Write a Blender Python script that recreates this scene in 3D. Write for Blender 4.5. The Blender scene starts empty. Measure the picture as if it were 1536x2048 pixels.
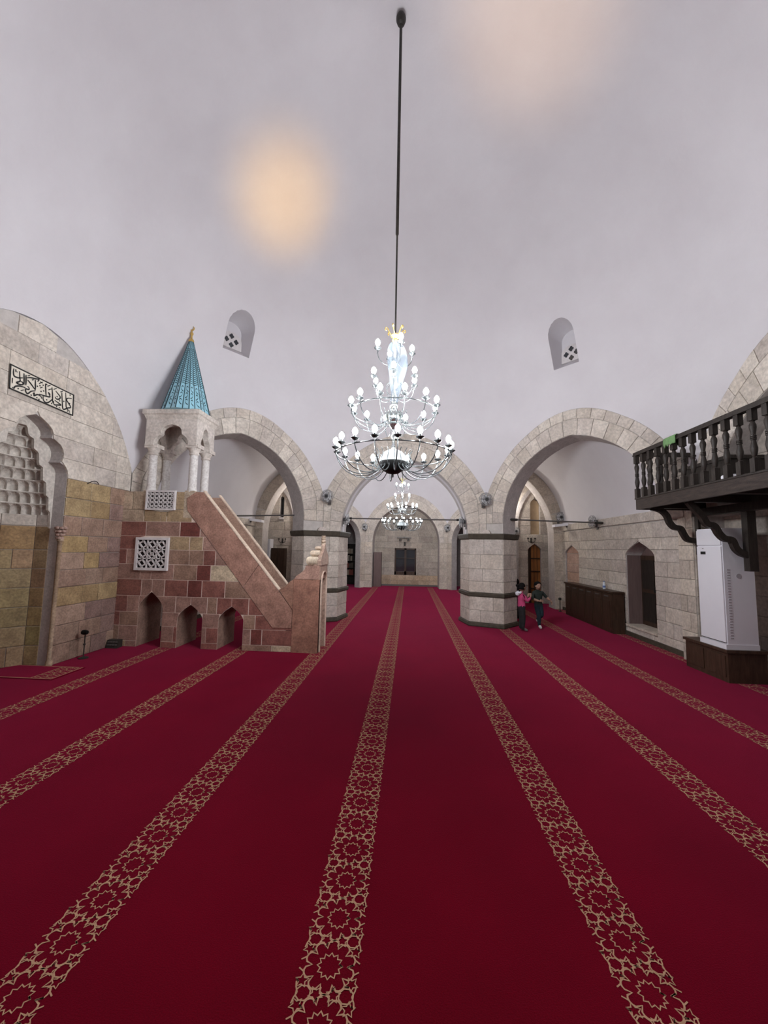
import bpy, bmesh, math, random
from mathutils import Vector, Matrix
random.seed(11)
SC = bpy.context.scene
COL = SC.collection
PI = math.pi

# ------------------------------------------------------------------ camera, world, exposure
FPX = 790.0
pitch = math.atan(73 / 790.0); roll = 0.02; yaw = math.atan(51 / 790.0 * math.cos(pitch))
fw = Vector((-math.sin(yaw) * math.cos(pitch), math.cos(yaw) * math.cos(pitch), math.sin(pitch)))
r0 = Vector((math.cos(yaw), math.sin(yaw), 0)); u0 = r0.cross(fw)
cr = r0 * math.cos(roll) + u0 * math.sin(roll)
cu = -r0 * math.sin(roll) + u0 * math.cos(roll)
cd = bpy.data.cameras.new('camera'); cam = bpy.data.objects.new('camera', cd); COL.objects.link(cam)
cd.sensor_fit = 'HORIZONTAL'; cd.sensor_width = 36.0; cd.lens = 36.0 * FPX / 1536.0
cd.clip_start = 0.05; cd.clip_end = 200
M = Matrix((cr, cu, -fw)).transposed().to_4x4(); M.translation = Vector((0, 0, 1.8)); cam.matrix_world = M
SC.camera = cam
W = bpy.data.worlds.new('world'); SC.world = W; W.use_nodes = True
W.node_tree.nodes['Background'].inputs[0].default_value = (0.62, 0.66, 0.8, 1)
W.node_tree.nodes['Background'].inputs[1].default_value = 0.06
SC.view_settings.view_transform = 'Standard'; SC.view_settings.look = 'None'
SC.view_settings.gamma = 1.0; SC.view_settings.use_curve_mapping = False
SC.view_settings.exposure = 0.0
BULB = 350.0          # strength of every chandelier bulb
WARM = 2300.0          # watts of the two amber uplights

# ------------------------------------------------------------------ materials
MATS = {}
def base(name):
    m = bpy.data.materials.new(name); m.use_nodes = True
    nt = m.node_tree; b = nt.nodes['Principled BSDF']; MATS[name] = m
    return m, nt, b
def flat(name, col, rough=0.6, metal=0.0, spec=0.5, emit=None):
    m, nt, b = base(name)
    b.inputs['Base Color'].default_value = (*col, 1); b.inputs['Roughness'].default_value = rough
    b.inputs['Metallic'].default_value = metal; b.inputs['Specular IOR Level'].default_value = spec
    if emit:
        b.inputs['Emission Color'].default_value = (*emit[0], 1); b.inputs['Emission Strength'].default_value = emit[1]
    return m
def noisy(name, c1, c2, scale=6.0, rough=0.75, bump=0.15, bscale=60.0, detail=6, objcol=False, spec=0.3, fine=0.0, sx=1, sy=1, sz=1, bdist=.01):
    m, nt, b = base(name); N = nt.nodes; L = nt.links
    tc = N.new('ShaderNodeTexCoord'); mp = N.new('ShaderNodeMapping'); mp.inputs['Scale'].default_value = (sx, sy, sz)
    L.new(tc.outputs['Object'], mp.inputs[0])
    n1 = N.new('ShaderNodeTexNoise'); n1.inputs['Scale'].default_value = scale; n1.inputs['Detail'].default_value = detail
    n1.inputs['Roughness'].default_value = 0.62
    L.new(mp.outputs[0], n1.inputs[0])
    rp = N.new('ShaderNodeValToRGB'); rp.color_ramp.elements[0].position = .32; rp.color_ramp.elements[1].position = .7
    rp.color_ramp.elements[0].color = (*c1, 1); rp.color_ramp.elements[1].color = (*c2, 1)
    L.new(n1.outputs['Fac'], rp.inputs[0]); out = rp.outputs[0]
    if objcol:
        oi = N.new('ShaderNodeObjectInfo'); mx = N.new('ShaderNodeMix'); mx.data_type = 'RGBA'; mx.blend_type = 'MULTIPLY'
        mx.inputs[0].default_value = 1; L.new(out, mx.inputs[6]); L.new(oi.outputs['Color'], mx.inputs[7]); out = mx.outputs[2]
    if fine:
        n3 = N.new('ShaderNodeTexNoise'); n3.inputs['Scale'].default_value = bscale * .6; n3.inputs['Detail'].default_value = 3
        L.new(mp.outputs[0], n3.inputs[0])
        r3 = N.new('ShaderNodeMapRange'); r3.inputs[1].default_value = .3; r3.inputs[2].default_value = .7
        r3.inputs[3].default_value = 1 - fine; r3.inputs[4].default_value = 1 + fine * .5; L.new(n3.outputs['Fac'], r3.inputs[0])
        mx = N.new('ShaderNodeMix'); mx.data_type = 'RGBA'; mx.blend_type = 'MULTIPLY'; mx.inputs[0].default_value = 1
        L.new(out, mx.inputs[6]); L.new(r3.outputs[0], mx.inputs[7]); out = mx.outputs[2]
    L.new(out, b.inputs['Base Color'])
    b.inputs['Roughness'].default_value = rough; b.inputs['Specular IOR Level'].default_value = spec
    if bump:
        n2 = N.new('ShaderNodeTexNoise'); n2.inputs['Scale'].default_value = bscale; n2.inputs['Detail'].default_value = 5
        L.new(mp.outputs[0], n2.inputs[0]); bp = N.new('ShaderNodeBump'); bp.inputs['Strength'].default_value = bump
        bp.inputs['Distance'].default_value = bdist; L.new(n2.outputs['Fac'], bp.inputs['Height']); L.new(bp.outputs[0], b.inputs['Normal'])
    return m
plaster = noisy('white_plaster', (.655, .625, .65), (.70, .675, .70), 1.2, .85, .12, 14, spec=.2, bdist=.02)
limestone = noisy('limestone', (.66, .615, .58), (.90, .865, .83), 4.5, .85, .5, 38, objcol=True, spec=.15, fine=.22, bdist=.008)
mortar = noisy('mortar', (.46, .425, .40), (.58, .54, .51), 9, .9, .3, 60, spec=.1)
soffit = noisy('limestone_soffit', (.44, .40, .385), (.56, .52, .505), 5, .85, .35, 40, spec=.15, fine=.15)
marble = noisy('marble_slab', (.55, .50, .48), (1.0, .96, .93), 5.5, .5, .12, 60, objcol=True, spec=.4, fine=.3, detail=9)
pale_mortar = noisy('pale_mortar', (.66, .54, .47), (.76, .64, .56), 14, .9, .2, 60, spec=.1)
band_mat = noisy('dark_band', (.045, .036, .026), (.085, .07, .05), 12, .7, .2, 50)
darkwood = noisy('dark_wood', (.015, .011, .009), (.040, .031, .026), 7, .5, .25, 40, sx=6, sy=6, sz=1)
fascia_wood = noisy('fascia_wood', (.020, .015, .013), (.058, .041, .034), 5, .55, .3, 40, sx=4, sy=1, sz=6)
brownwood = noisy('brown_wood', (.035, .019, .012), (.075, .042, .027), 6, .42, .15, 40, sx=5, sy=5, sz=.7)
redwood = noisy('reddish_board', (.14, .095, .09), (.19, .13, .12), 5, .6, .1, 40, sx=8, sy=8, sz=.6)
litdoorwood = noisy('door_wood_painted_lit', (.34, .13, .04), (.5, .22, .07), 5, .5, .15, 40, sx=9, sy=9, sz=.6)  # warm light on the far door is put into this brighter orange base
iron = noisy('painted_iron', (.02, .018, .016), (.04, .036, .032), 20, .5, .1, 80)
greyiron = flat('grey_iron', (.13, .12, .115), .5, .3)
chrome = flat('polished_chrome', (.62, .66, .66), .16, 1.0)
smoke = flat('dark_chrome', (.075, .082, .085), .35, .7)
blackgloss = flat('black_gloss', (.004, .004, .004), .45, 0, .2)
gold = flat('brass', (.62, .42, .13), .32, .8)
bulb_mat = flat('lit_bulb', (1, 1, 1), .5, emit=((.93, .965, 1.0), BULB))
acwhite = noisy('white_plastic', (.74, .73, .78), (.76, .75, .80), 3, .35, 0, spec=.5)
acgrey = noisy('grey_sheet_metal', (.40, .37, .40), (.43, .40, .43), 3, .5, 0, spec=.4)
screen = flat('dark_display', (.01, .012, .012), .15)
glass = flat('dark_window_glass', (.03, .033, .038), .06, 0, .8)
stonewhite = noisy('white_stone_lattice', (.62, .58, .58), (.72, .68, .68), 12, .7, .2, 80)
column_stone = noisy('speckled_column_stone', (.50, .46, .44), (.78, .75, .73), 26, .7, .3, 60, detail=8)
hollow_shade = flat('painted_hollow_shade', (.012, .009, .008), .9)
tile = noisy('turquoise_tile', (.20, .40, .45), (.27, .49, .55), 8, .35, .1, 60, spec=.5)
tilelight = noisy('light_blue_tile', (.27, .52, .62), (.34, .60, .70), 8, .35, .1, 60, spec=.5)
tiledark = flat('dark_teal_paint', (.012, .05, .062), .5)
inkm = flat('black_inlay', (.012, .011, .010), .6)
fabric_green = noisy('green_cloth', (.12, .22, .09), (.17, .30, .13), 20, .9, .3, 120)
plastic_wrap = None
def carpet_mat():
    m, nt, b = base('red_carpet'); N = nt.nodes; L = nt.links
    tc = N.new('ShaderNodeTexCoord')
    n1 = N.new('ShaderNodeTexNoise'); n1.inputs['Scale'].default_value = 1.3; n1.inputs['Detail'].default_value = 5
    n2 = N.new('ShaderNodeTexNoise'); n2.inputs['Scale'].default_value = 170; n2.inputs['Detail'].default_value = 2
    L.new(tc.outputs['Object'], n1.inputs[0]); L.new(tc.outputs['Object'], n2.inputs[0])
    rp = N.new('ShaderNodeValToRGB'); rp.color_ramp.elements[0].position = .3; rp.color_ramp.elements[1].position = .7
    rp.color_ramp.elements[0].color = (.098, .0005, .0048, 1); rp.color_ramp.elements[1].color = (.124, .0008, .0068, 1)
    L.new(n1.outputs['Fac'], rp.inputs[0])
    mr = N.new('ShaderNodeMapRange'); mr.inputs[1].default_value = .25; mr.inputs[2].default_value = .75
    mr.inputs[3].default_value = .72; mr.inputs[4].default_value = 1.22; L.new(n2.outputs['Fac'], mr.inputs[0])
    mx = N.new('ShaderNodeMix'); mx.data_type = 'RGBA'; mx.blend_type = 'MULTIPLY'; mx.inputs[0].default_value = 1
    L.new(rp.outputs[0], mx.inputs[6]); L.new(mr.outputs[0], mx.inputs[7]); L.new(mx.outputs[2], b.inputs['Base Color'])
    b.inputs['Roughness'].default_value = .95; b.inputs['Specular IOR Level'].default_value = .03
    b.inputs['Sheen Weight'].default_value = .50; b.inputs['Sheen Roughness'].default_value = .42
    b.inputs['Sheen Tint'].default_value = (.95, .10, .30, 1)
    bp = N.new('ShaderNodeBump'); bp.inputs['Strength'].default_value = .4; bp.inputs['Distance'].default_value = .004
    L.new(n2.outputs['Fac'], bp.inputs['Height']); L.new(bp.outputs[0], b.inputs['Normal'])
    return m
carpet_red = carpet_mat()
carpet_tan = noisy('tan_pile', (.41, .235, .145), (.51, .305, .19), 120, .95, .3, 200, spec=.05)

# ------------------------------------------------------------------ mesh helpers
class MB:
    def __init__(s): s.v = []; s.f = []; s.m = []; s.cur = 0
    def face(s, idx): s.f.append(idx); s.m.append(s.cur)
    def box(s, x0, x1, y0, y1, z0, z1):
        n = len(s.v)
        s.v += [(x0,y0,z0),(x1,y0,z0),(x1,y1,z0),(x0,y1,z0),(x0,y0,z1),(x1,y0,z1),(x1,y1,z1),(x0,y1,z1)]
        for q in ((0,3,2,1),(4,5,6,7),(0,1,5,4),(1,2,6,5),(2,3,7,6),(3,0,4,7)): s.face([n+i for i in q])
        return s
    def hexa(s, p):   # 8 points: bottom 4, top 4
        n = len(s.v); s.v += [tuple(q) for q in p]
        for q in ((0,3,2,1),(4,5,6,7),(0,1,5,4),(1,2,6,5),(2,3,7,6),(3,0,4,7)): s.face([n+i for i in q])
        return s
    def loft(s, rings, closed=True, cap0=True, cap1=True):
        n = len(s.v); k = len(rings[0])
        for r in rings: s.v += [tuple(p) for p in r]
        for i in range(len(rings)-1):
            for j in range(k if closed else k-1):
                a = n+i*k+j; b = n+i*k+(j+1) % k
                s.face([a, b, b+k, a+k])
        if cap0: s.face([n+j for j in range(k)][::-1])
        if cap1: s.face([n+(len(rings)-1)*k+j for j in range(k)])
        return s
    def lathe(s, prof, c=(0,0,0), n=16, ax='z', phase=0.0):
        rings = []
        for r, z in prof:
            ring = []
            for i in range(n):
                a = 2*PI*i/n+phase
                p = (r*math.cos(a), r*math.sin(a), z)
                if ax == 'x': p = (z, p[0], p[1])
                if ax == 'y': p = (p[0], z, p[1])
                ring.append((p[0]+c[0], p[1]+c[1], p[2]+c[2]))
            rings.append(ring)
        return s.loft(rings)
    def tube(s, pts, r, n=6, cap=True):
        pts = [Vector(p) for p in pts]; rings = []
        up = Vector((0,0,1)); prev = None
        for i, p in enumerate(pts):
            if i == 0: t = pts[1]-p
            elif i == len(pts)-1: t = p-pts[i-1]
            else: t = pts[i+1]-pts[i-1]
            t.normalize()
            if prev is None:
                a = t.cross(up)
                if a.length < .05: a = t.cross(Vector((1,0,0)))
            else: a = prev-t*prev.dot(t)
            if a.length < 1e-6: a = t.orthogonal()
            a.normalize(); prev = a; b = t.cross(a)
            rr = r[i] if isinstance(r, (list, tuple)) else r
            rings.append([p+a*(rr*math.cos(2*PI*j/n))+b*(rr*math.sin(2*PI*j/n)) for j in range(n)])
        return s.loft(rings, True, cap, cap)
    def prism(s, poly, fn, w0, w1):   # poly in (a,b), fn(a,b,w)->xyz
        n = len(s.v); k = len(poly)
        s.v += [tuple(fn(a, b, w0)) for a, b in poly]+[tuple(fn(a, b, w1)) for a, b in poly]
        for j in range(k): s.face([n+j, n+(j+1) % k, n+k+(j+1) % k, n+k+j])
        s.face([n+j for j in range(k)][::-1]); s.face([n+k+j for j in range(k)])
        return s
    def mesh(s, name, mats, smooth=False):
        me = bpy.data.meshes.new(name); me.from_pydata(s.v, [], s.f)
        if not isinstance(mats, (list, tuple)): mats = [mats]
        for m in mats: me.materials.append(m)
        if len(mats) > 1: me.polygons.foreach_set('material_index', s.m)
        bm = bmesh.new(); bm.from_mesh(me); bmesh.ops.recalc_face_normals(bm, faces=bm.faces); bm.to_mesh(me); bm.free()
        if smooth:
            me.polygons.foreach_set('use_smooth', [True]*len(me.polygons))
            try: me.set_sharp_from_angle(angle=math.radians(38))
            except Exception: pass
        me.update(); return me
    def obj(s, name, mats, parent=None, smooth=False, color=None):
        return link(name, s.mesh(name, mats, smooth), parent, color)
LOC = {}
def link(name, me, parent=None, color=None):
    o = bpy.data.objects.new(name, me); COL.objects.link(o)
    if parent is not None:
        o.parent = parent; o.matrix_parent_inverse = Matrix.Translation(-wloc(parent))
    if color is not None: o.color = (*color, 1)
    return o
def wloc(p):
    return Vector(LOC.get(p.name, (0,0,0)))
def local_child(name, me, parent, loc=(0,0,0), rz=0.0):      # mesh in the parent's own coordinates
    o = bpy.data.objects.new(name, me); COL.objects.link(o); o.parent = parent; o.location = loc; o.rotation_euler = (0,0,rz); return o
def tag(o, label, cat, group=None):
    o['label'] = label; o['category'] = cat
    if group: o['group'] = group
    return o
def thing(name, label, cat, loc=(0,0,0), group=None):
    o = bpy.data.objects.new(name, None); COL.objects.link(o); o.location = loc; o.empty_display_size = .1
    LOC[o.name] = tuple(loc); return tag(o, label, cat, group)
def struct(o): o['kind'] = 'structure'; return o
def copy_tree(o, parent=None):
    c = o.copy(); COL.objects.link(c)
    if parent is not None: c.parent = parent
    for ch in list(o.children): copy_tree(ch, c)
    return c
def lerp(a, b, t): return a+(b-a)*t

# ------------------------------------------------------------------ masonry helpers
def frame(o, u, n):
    o = Vector(o); u = Vector(u).normalized(); n = Vector(n).normalized()
    return lambda a, z, w: o+u*a+Vector((0,0,1))*z+n*w
def poly_area(p): return .5*abs(sum(p[i][0]*p[(i+1) % len(p)][1]-p[(i+1) % len(p)][0]*p[i][1] for i in range(len(p))))
def clean(p, e=.004):
    q = []
    for a in p:
        if not q or math.hypot(a[0]-q[-1][0], a[1]-q[-1][1]) > e: q.append(a)
    while len(q) > 2 and math.hypot(q[0][0]-q[-1][0], q[0][1]-q[-1][1]) < e: q.pop()
    return q
def inset(p, d):
    n = len(p); A = sum(p[i][0]*p[(i+1) % n][1]-p[(i+1) % n][0]*p[i][1] for i in range(n)); sg = 1 if A > 0 else -1
    out = []
    for i in range(n):
        a = Vector(p[i-1]); b = Vector(p[i]); c = Vector(p[(i+1) % n])
        e1 = (b-a).normalized(); e2 = (c-b).normalized()
        n1 = Vector((-e1.y, e1.x))*sg; n2 = Vector((-e2.y, e2.x))*sg
        m = n1+n2
        if m.length < .2: m = n1
        m.normalize(); k = d/max(.45, m.dot(n1)); q = b+m*k; out.append((q.x, q.y))
    return out
def block(parent, fr, poly, mat, color, proud=None, gap=.004, ch=.007, name='stone_block', back=-.03):
    p = clean(poly)
    if len(p) < 3 or poly_area(p) < .0035: return None
    xs = [q[0] for q in p]; zs = [q[1] for q in p]
    if min(max(xs)-min(xs), max(zs)-min(zs)) < .035: return None
    p0 = inset(p, gap); p1 = inset(p, gap+ch); w = random.uniform(0, .007) if proud is None else proud
    mb = MB(); mb.loft([[fr(a, z, back) for a, z in p0], [fr(a, z, w) for a, z in p0], [fr(a, z, w+ch*.7) for a, z in p1]], True, False, True)
    return mb.obj(name, mat, parent, color=color)
def courses(parent, fr, zs, left, right, ops, mat, colfn, lens=(.34, .75), proud=None, gap=.004, ch=.007, name='stone_block'):
    for i in range(len(zs)-1):
        z0, z1 = zs[i], zs[i+1]; S = [z0+(z1-z0)*k/5 for k in range(6)]; zm = (z0+z1)/2
        E = [left]
        for zb, zt, L, R in ops:
            if zb < z1-.01 and zt > z0+.01:
                E += [lambda z, L=L, zt=zt: L(min(z, zt)), lambda z, R=R, zt=zt: R(min(z, zt))]
        E.append(right)
        for k in range(0, len(E), 2):
            fa, fb = E[k], E[k+1]; a, b = fa(zm), fb(zm)
            a2 = min(fa(z0), fa(z1), a); b2 = max(fb(z0), fb(z1), b)
            if b2-a2 < .03: continue
            J = [a2]
            x = a2+random.uniform(*lens)*random.choice((.6, 1, 1))
            while x < b2-lens[0]*.45: J.append(x); x += random.uniform(*lens)
            J.append(b2)
            for q in range(len(J)-1):
                ls = [(max(fa(z), J[q]) if q else fa(z), z) for z in S]
                rs = [(min(fb(z), J[q+1]) if q < len(J)-2 else fb(z), z) for z in S]
                if q and all(abs(l[0]-J[q]) < 1e-4 for l in ls): ls = [ls[0], ls[-1]]
                elif not q and abs(ls[0][0]-ls[-1][0]) < 1e-4 and abs(ls[2][0]-ls[0][0]) < 1e-4: ls = [ls[0], ls[-1]]
                if q < len(J)-2 and all(abs(l[0]-J[q+1]) < 1e-4 for l in rs): rs = [rs[0], rs[-1]]
                elif q == len(J)-2 and abs(rs[0][0]-rs[-1][0]) < 1e-4 and abs(rs[2][0]-rs[0][0]) < 1e-4: rs = [rs[0], rs[-1]]
                if sum(r[0] for r in rs)/len(rs)-sum(l[0] for l in ls)/len(ls) < .03: continue
                n = min(len(ls), len(rs))
                if any(r[0] < l[0]-.001 for l, r in zip((ls[0], ls[-1]), (rs[0], rs[-1]))):
                    continue
                block(parent, fr, rs+ls[::-1], mat, colfn((J[q]+J[q+1])/2, zm), proud, gap, ch, name)
def strip_wall(mb, fr, levels, spans, w0, w1, top=True):
    for fa, fb in spans:
        for i in range(len(levels)-1):
            z0, z1 = levels[i], levels[i+1]
            a0, b0, a1, b1 = fa(z0), fb(z0), fa(z1), fb(z1)
            if b0 < a0: a0 = b0 = (a0+b0)/2
            if b1 < a1: a1 = b1 = (a1+b1)/2
            if b0-a0 < 1e-5 and b1-a1 < 1e-5: continue
            n = len(mb.v)
            mb.v += [tuple(fr(*p)) for p in ((a0,z0,w0),(b0,z0,w0),(b1,z1,w0),(a1,z1,w0),(a0,z0,w1),(b0,z0,w1),(b1,z1,w1),(a1,z1,w1))]
            mb.cur = 0; mb.face([n, n+1, n+2, n+3]); mb.cur = 1
            for q in ((5,4,7,6),(0,3,7,4),(1,5,6,2)): mb.face([n+j for j in q])
            if i == 0: mb.face([n, n+4, n+5, n+1])
            if i == len(levels)-2 and top: mb.face([n+3, n+2, n+6, n+7])
def pointed(a, rise):
    if rise < a: return lambda dz: a if dz <= 0 else (0 if dz >= rise else a*(1-(dz/rise)**1.65))
    e = (rise*rise-a*a)/(2*a); R = a+e
    return lambda dz: a if dz <= 0 else (0 if dz >= rise else max(0, math.sqrt(R*R-dz*dz)-e))
def lvl(*a):
    s = sorted(set(round(x, 4) for x in a)); return s
def fine(z0, z1, n): return [z0+(z1-z0)*i/n for i in range(n+1)]
LIME = [(.82,.785,.745), (.78,.745,.71), (.85,.82,.78), (.75,.715,.69), (.81,.77,.72), (.88,.85,.81), (.79,.76,.74)]
def lime(a=0, z=0):
    c = random.choice(LIME); k = random.uniform(.87, 1.0); return tuple(min(1, x*k*f) for x, f in zip(c, (1.0, .98, .952)))
def limedark(a=0, z=0):
    c = random.choice(LIME); k = random.uniform(.78, .95); return tuple(x*k*f for x, f in zip(c, (1, .96, .9)))
# ================================================================== STRUCTURE
E1 = (-.133, 4.992, 5.627, 5.293, 7.55, 1.505)
E2 = (-.14, 14.4, 3.95, 4.915, 5.5, 1.2)
def ell(E, x, y):
    s = 1-((x-E[0])/E[2])**2-((y-E[1])/E[3])**2; q = (math.sqrt(max(0, 1-s))-.2)/.72
    b = .62*13.9*q**3*(1-q)**1.3 if (E is E1 and 0 < q < 1) else 0      # fuller haunch than a plain ellipsoid
    return E[5]+E[4]*math.sqrt(max(s, 0))+b
OCT = [(-2.16,9.8),(1.89,9.8),(4.9,7.05),(4.9,2.95),(1.89,.2),(-2.16,.2),(-5.2,3.0),(-5.2,7.0)]
OCT2 = [(-2.04,18.4),(1.76,18.4),(2.9,16.6),(2.9,12.2),(1.76,10.6),(-2.04,10.6),(-3.18,12.2),(-3.18,16.6)]

# floor and carpet
struct(MB().box(-9, 9, -4, 21, -.12, -.012).obj('floor', mortar))

def make_dome(name, oct_, E, thick, mat, nt=240, nr=44):
    cx, cy = E[0], E[1]
    angs = sorted(set([2*PI*i/nt for i in range(nt)]+[math.atan2(p[1]-cy, p[0]-cx) % (2*PI) for p in oct_]))
    def rb(a):
        d = Vector((math.cos(a), math.sin(a))); best = 1e9
        for i in range(8):
            p = Vector(oct_[i])-Vector((cx, cy)); q = Vector(oct_[(i+1) % 8])-Vector((cx, cy)); e = q-p
            den = d.x*e.y-d.y*e.x
            if abs(den) < 1e-9: continue
            t = (p.x*e.y-p.y*e.x)/den; s = (p.x*d.y-p.y*d.x)/den
            if t > 0 and -1e-6 <= s <= 1+1e-6: best = min(best, t)
        return best
    k = len(angs); v = []; f = []
    R = [rb(a) for a in angs]
    for outer in (0, 1):
        v.append((cx, cy, E[5]+E[4]+outer*thick))
        for j in range(1, nr+1):
            t = math.sin(j/nr*PI/2) if j < nr else 1.0
            for a, r in zip(angs, R):
                rr = r*t; x, y = cx+rr*math.cos(a), cy+rr*math.sin(a); z = ell(E, x, y)
                if outer: x += math.cos(a)*thick*t; y += math.sin(a)*thick*t; z += thick*(1-t*t)
                v.append((x, y, z))
    o1 = 1+nr*k
    for ot in (0, o1):
        for i in range(k): f.append([ot, ot+1+(i+1) % k, ot+1+i] if not ot else [ot, ot+1+i, ot+1+(i+1) % k])
        for j in range(nr-1):
            for i in range(k):
                a = ot+1+j*k+i; b = ot+1+j*k+(i+1) % k
                f.append([a, b, b+k, a+k] if not ot else [a, a+k, b+k, b])
    for i in range(k):
        a = 1+(nr-1)*k+i; b = 1+(nr-1)*k+(i+1) % k
        f.append([a, b, b+o1, a+o1])
    mb = MB(); mb.v = v; mb.f = f; mb.m = [0]*len(f)
    return mb.obj(name, mat, smooth=True)
dome = struct(make_dome('ceiling', OCT, E1, .85, plaster))
struct(make_dome('ceiling_far_bay', OCT2, E2, .3, plaster, 120, 24))

# two small arched window niches cut into the dome
def win_frame(c, zb):
    d = Vector((c[0]-E1[0], c[1]-E1[1], 0)).normalized(); t = Vector((-d.y, d.x, 0))
    o = Vector((c[0], c[1], zb)); return lambda a, z, w: o+t*a+Vector((0,0,1))*z+d*w
WN = [((-3.743, 7.878), 5.896, .578, .83), ((3.25, 8.207), 5.695, .517, .92)]
for wi, (c, zb, wd, ht) in enumerate(WN):
    fr = win_frame(c, zb); h = wd/2
    arch = [(-h, 0), (h, 0), (h, ht-h)]+[(h*math.cos(i*PI/10), ht-h+h*math.sin(i*PI/10)) for i in range(1, 10)]+[(-h, ht-h)]
    back = [(a*.84, .20+(z/ht)*(ht-.22)) for a, z in arch]; front = [(a*1.36, z-.60 if z < .01 else z) for a, z in arch]
    front = [(a*(1+.9*.4*.0), z-.20*.9/.29*(1-z/ht)) for a, z in arch]
    cut = MB().loft([[fr(a, z, -.9) for a, z in front], [fr(a, z, 0) for a, z in arch], [fr(a, z, .29) for a, z in back]]).obj('cutter', plaster)
    md = dome.modifiers.new('b', 'BOOLEAN'); md.object = cut; md.operation = 'DIFFERENCE'; md.solver = 'EXACT'
    bpy.context.view_layer.update()
    me = bpy.data.meshes.new_from_object(dome.evaluated_get(bpy.context.evaluated_depsgraph_get()))
    dome.modifiers.clear(); dome.data = me; bpy.data.objects.remove(cut)
    hp = wd*.415; top = .20+.37; b0 = .20
    pl = [(-hp, b0), (hp, b0), (hp, top-hp*.7)]+[(hp*math.cos(i*PI/10), top-hp*.7+hp*.7*math.sin(i*PI/10)) for i in range(1, 10)]+[(-hp, top-hp*.7)]
    w = struct(MB().prism(pl, fr, .25, .292).obj('window_%d' % (wi+1), stonewhite))
    for dx, dz in ((0, .12), (0, -.09), (-.115, .015), (.115, .015)):
        q = []
        for i in range(32):
            a = 2*PI*i/32; r = .037+.018*abs(math.cos(2*a))
            q.append((dx*.95+r*math.cos(a), b0+.155+dz*.95+r*1.1*math.sin(a)))
        MB().prism(q, fr, .242, .26).obj('pane', glass, w)
dome.data.polygons.foreach_set('use_smooth', [True]*len(dome.data.polygons))
dome.data.set_sharp_from_angle(angle=math.radians(30))

# ---------------------------------------------------------------- arch walls
def side_frame(A, B, ctr):
    A = Vector((*A, 0)); B = Vector((*B, 0)); u = (B-A).normalized(); n = Vector((-u.y, u.x, 0))
    if n.dot(Vector((*ctr, 0))-A) < 0: n = -n
    return frame(A, u, n), (B-A).length, u, n, A
def ext_tables(E, A, u, L):
    N = 200; us = [L*i/N for i in range(N+1)]; zs = [ell(E, A.x+u.x*q, A.y+u.y*q) for q in us]
    k = max(range(N+1), key=lambda i: zs[i])
    def ul(z):
        if z <= zs[0]: return 0.0
        for i in range(k):
            if zs[i] <= z <= zs[i+1]: return us[i]+(us[i+1]-us[i])*(z-zs[i])/max(1e-9, zs[i+1]-zs[i])
        return us[k]
    def ur(z):
        if z <= zs[-1]: return L
        for i in range(N, k, -1):
            if zs[i] <= z <= zs[i-1]: return us[i]-(us[i]-us[i-1])*(z-zs[i])/max(1e-9, zs[i-1]-zs[i])
        return us[k]
    def ze(q):
        t = min(max(q/L*N, 0), N-1e-6); i = int(t); return zs[i]+(zs[i+1]-zs[i])*(t-i)
    return ul, ur, ze, us[k], zs[k]
def arch_wall(name, A, B, ctr, E, a, zs, rise, T, z0=2.2, blocks=True, jl=None, jr=None, nv=21, ringf=.62, layers=None, uc=None):
    fr, L, u, n, A3 = side_frame(A, B, ctr); ul, ur, ze, uk, zk = ext_tables(E, A3, u, L)
    uc = L/2 if uc is None else uc; hw = pointed(a, rise)
    oL = lambda z: (jl if (jl is not None and z < zs-.001) else uc-hw(z-zs))
    oR = lambda z: (L-jr if (jr is not None and z < zs-.001) else uc+hw(z-zs))
    lv = lvl(z0, zs-.002, zs, *fine(zs, zs+rise, 18), ze(0), ze(L), *fine(min(ze(0), ze(L)), zk, 26))
    mb = MB(); lay = layers or [(-.012, -T, 0)]
    w = None
    for w0, w1, mi in lay:
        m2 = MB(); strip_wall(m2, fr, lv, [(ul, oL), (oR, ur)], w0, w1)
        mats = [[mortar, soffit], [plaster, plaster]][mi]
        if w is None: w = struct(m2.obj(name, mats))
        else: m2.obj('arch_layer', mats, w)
    if blocks:
        def ray(phi, kind):
            dx, dz = math.sin(phi), math.cos(phi); lo, hi = .2, 4.0
            if kind: lo = ray(phi, 0)
            for _ in range(40):
                r = (lo+hi)/2; x, z = uc+dx*r, zs+dz*r
                ins = (abs(x-uc) <= hw(z-zs) and z <= zs+rise) if not kind else (0 <= x <= L and z <= ze(x))
                if ins: lo = r
                else: hi = r
            return lo
        def ring(f0, f1, cnt, off):
            for i in range(cnt):
                p0 = -PI/2+PI*i/cnt; p1 = -PI/2+PI*(i+1)/cnt; ins = []; ous = []
                for q in range(4):
                    ph = lerp(p0, p1, q/3); ri, re = ray(ph, 0), ray(ph, 1)
                    ra, rbb = lerp(ri, re, f0), lerp(ri, re, f1)
                    ins.append((uc+math.sin(ph)*ra, zs+math.cos(ph)*ra)); ous.append((uc+math.sin(ph)*rbb, zs+math.cos(ph)*rbb))
                block(w, fr, ins+ous[::-1], limestone, lime(), name='voussoir')
        ring(0, ringf, nv, 0); ring(ringf, 1.0, int(nv*1.2), 1)
    return w, fr, L, oL, oR
CTR = (-.14, 5.0)
layF = [(-.012, -.26, 0), (-.26, -.52, 1), (-.52, -.8, 0)]
arch_wall('wall_front', OCT[0], OCT[1], CTR, E1, 1.57, 2.2, 1.88, .8, layers=layF)
arch_wall('wall_front_right', OCT[1], OCT[2], CTR, E1, 1.59, 2.45, 1.83, .6, jr=.14, uc=2.03)
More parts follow.
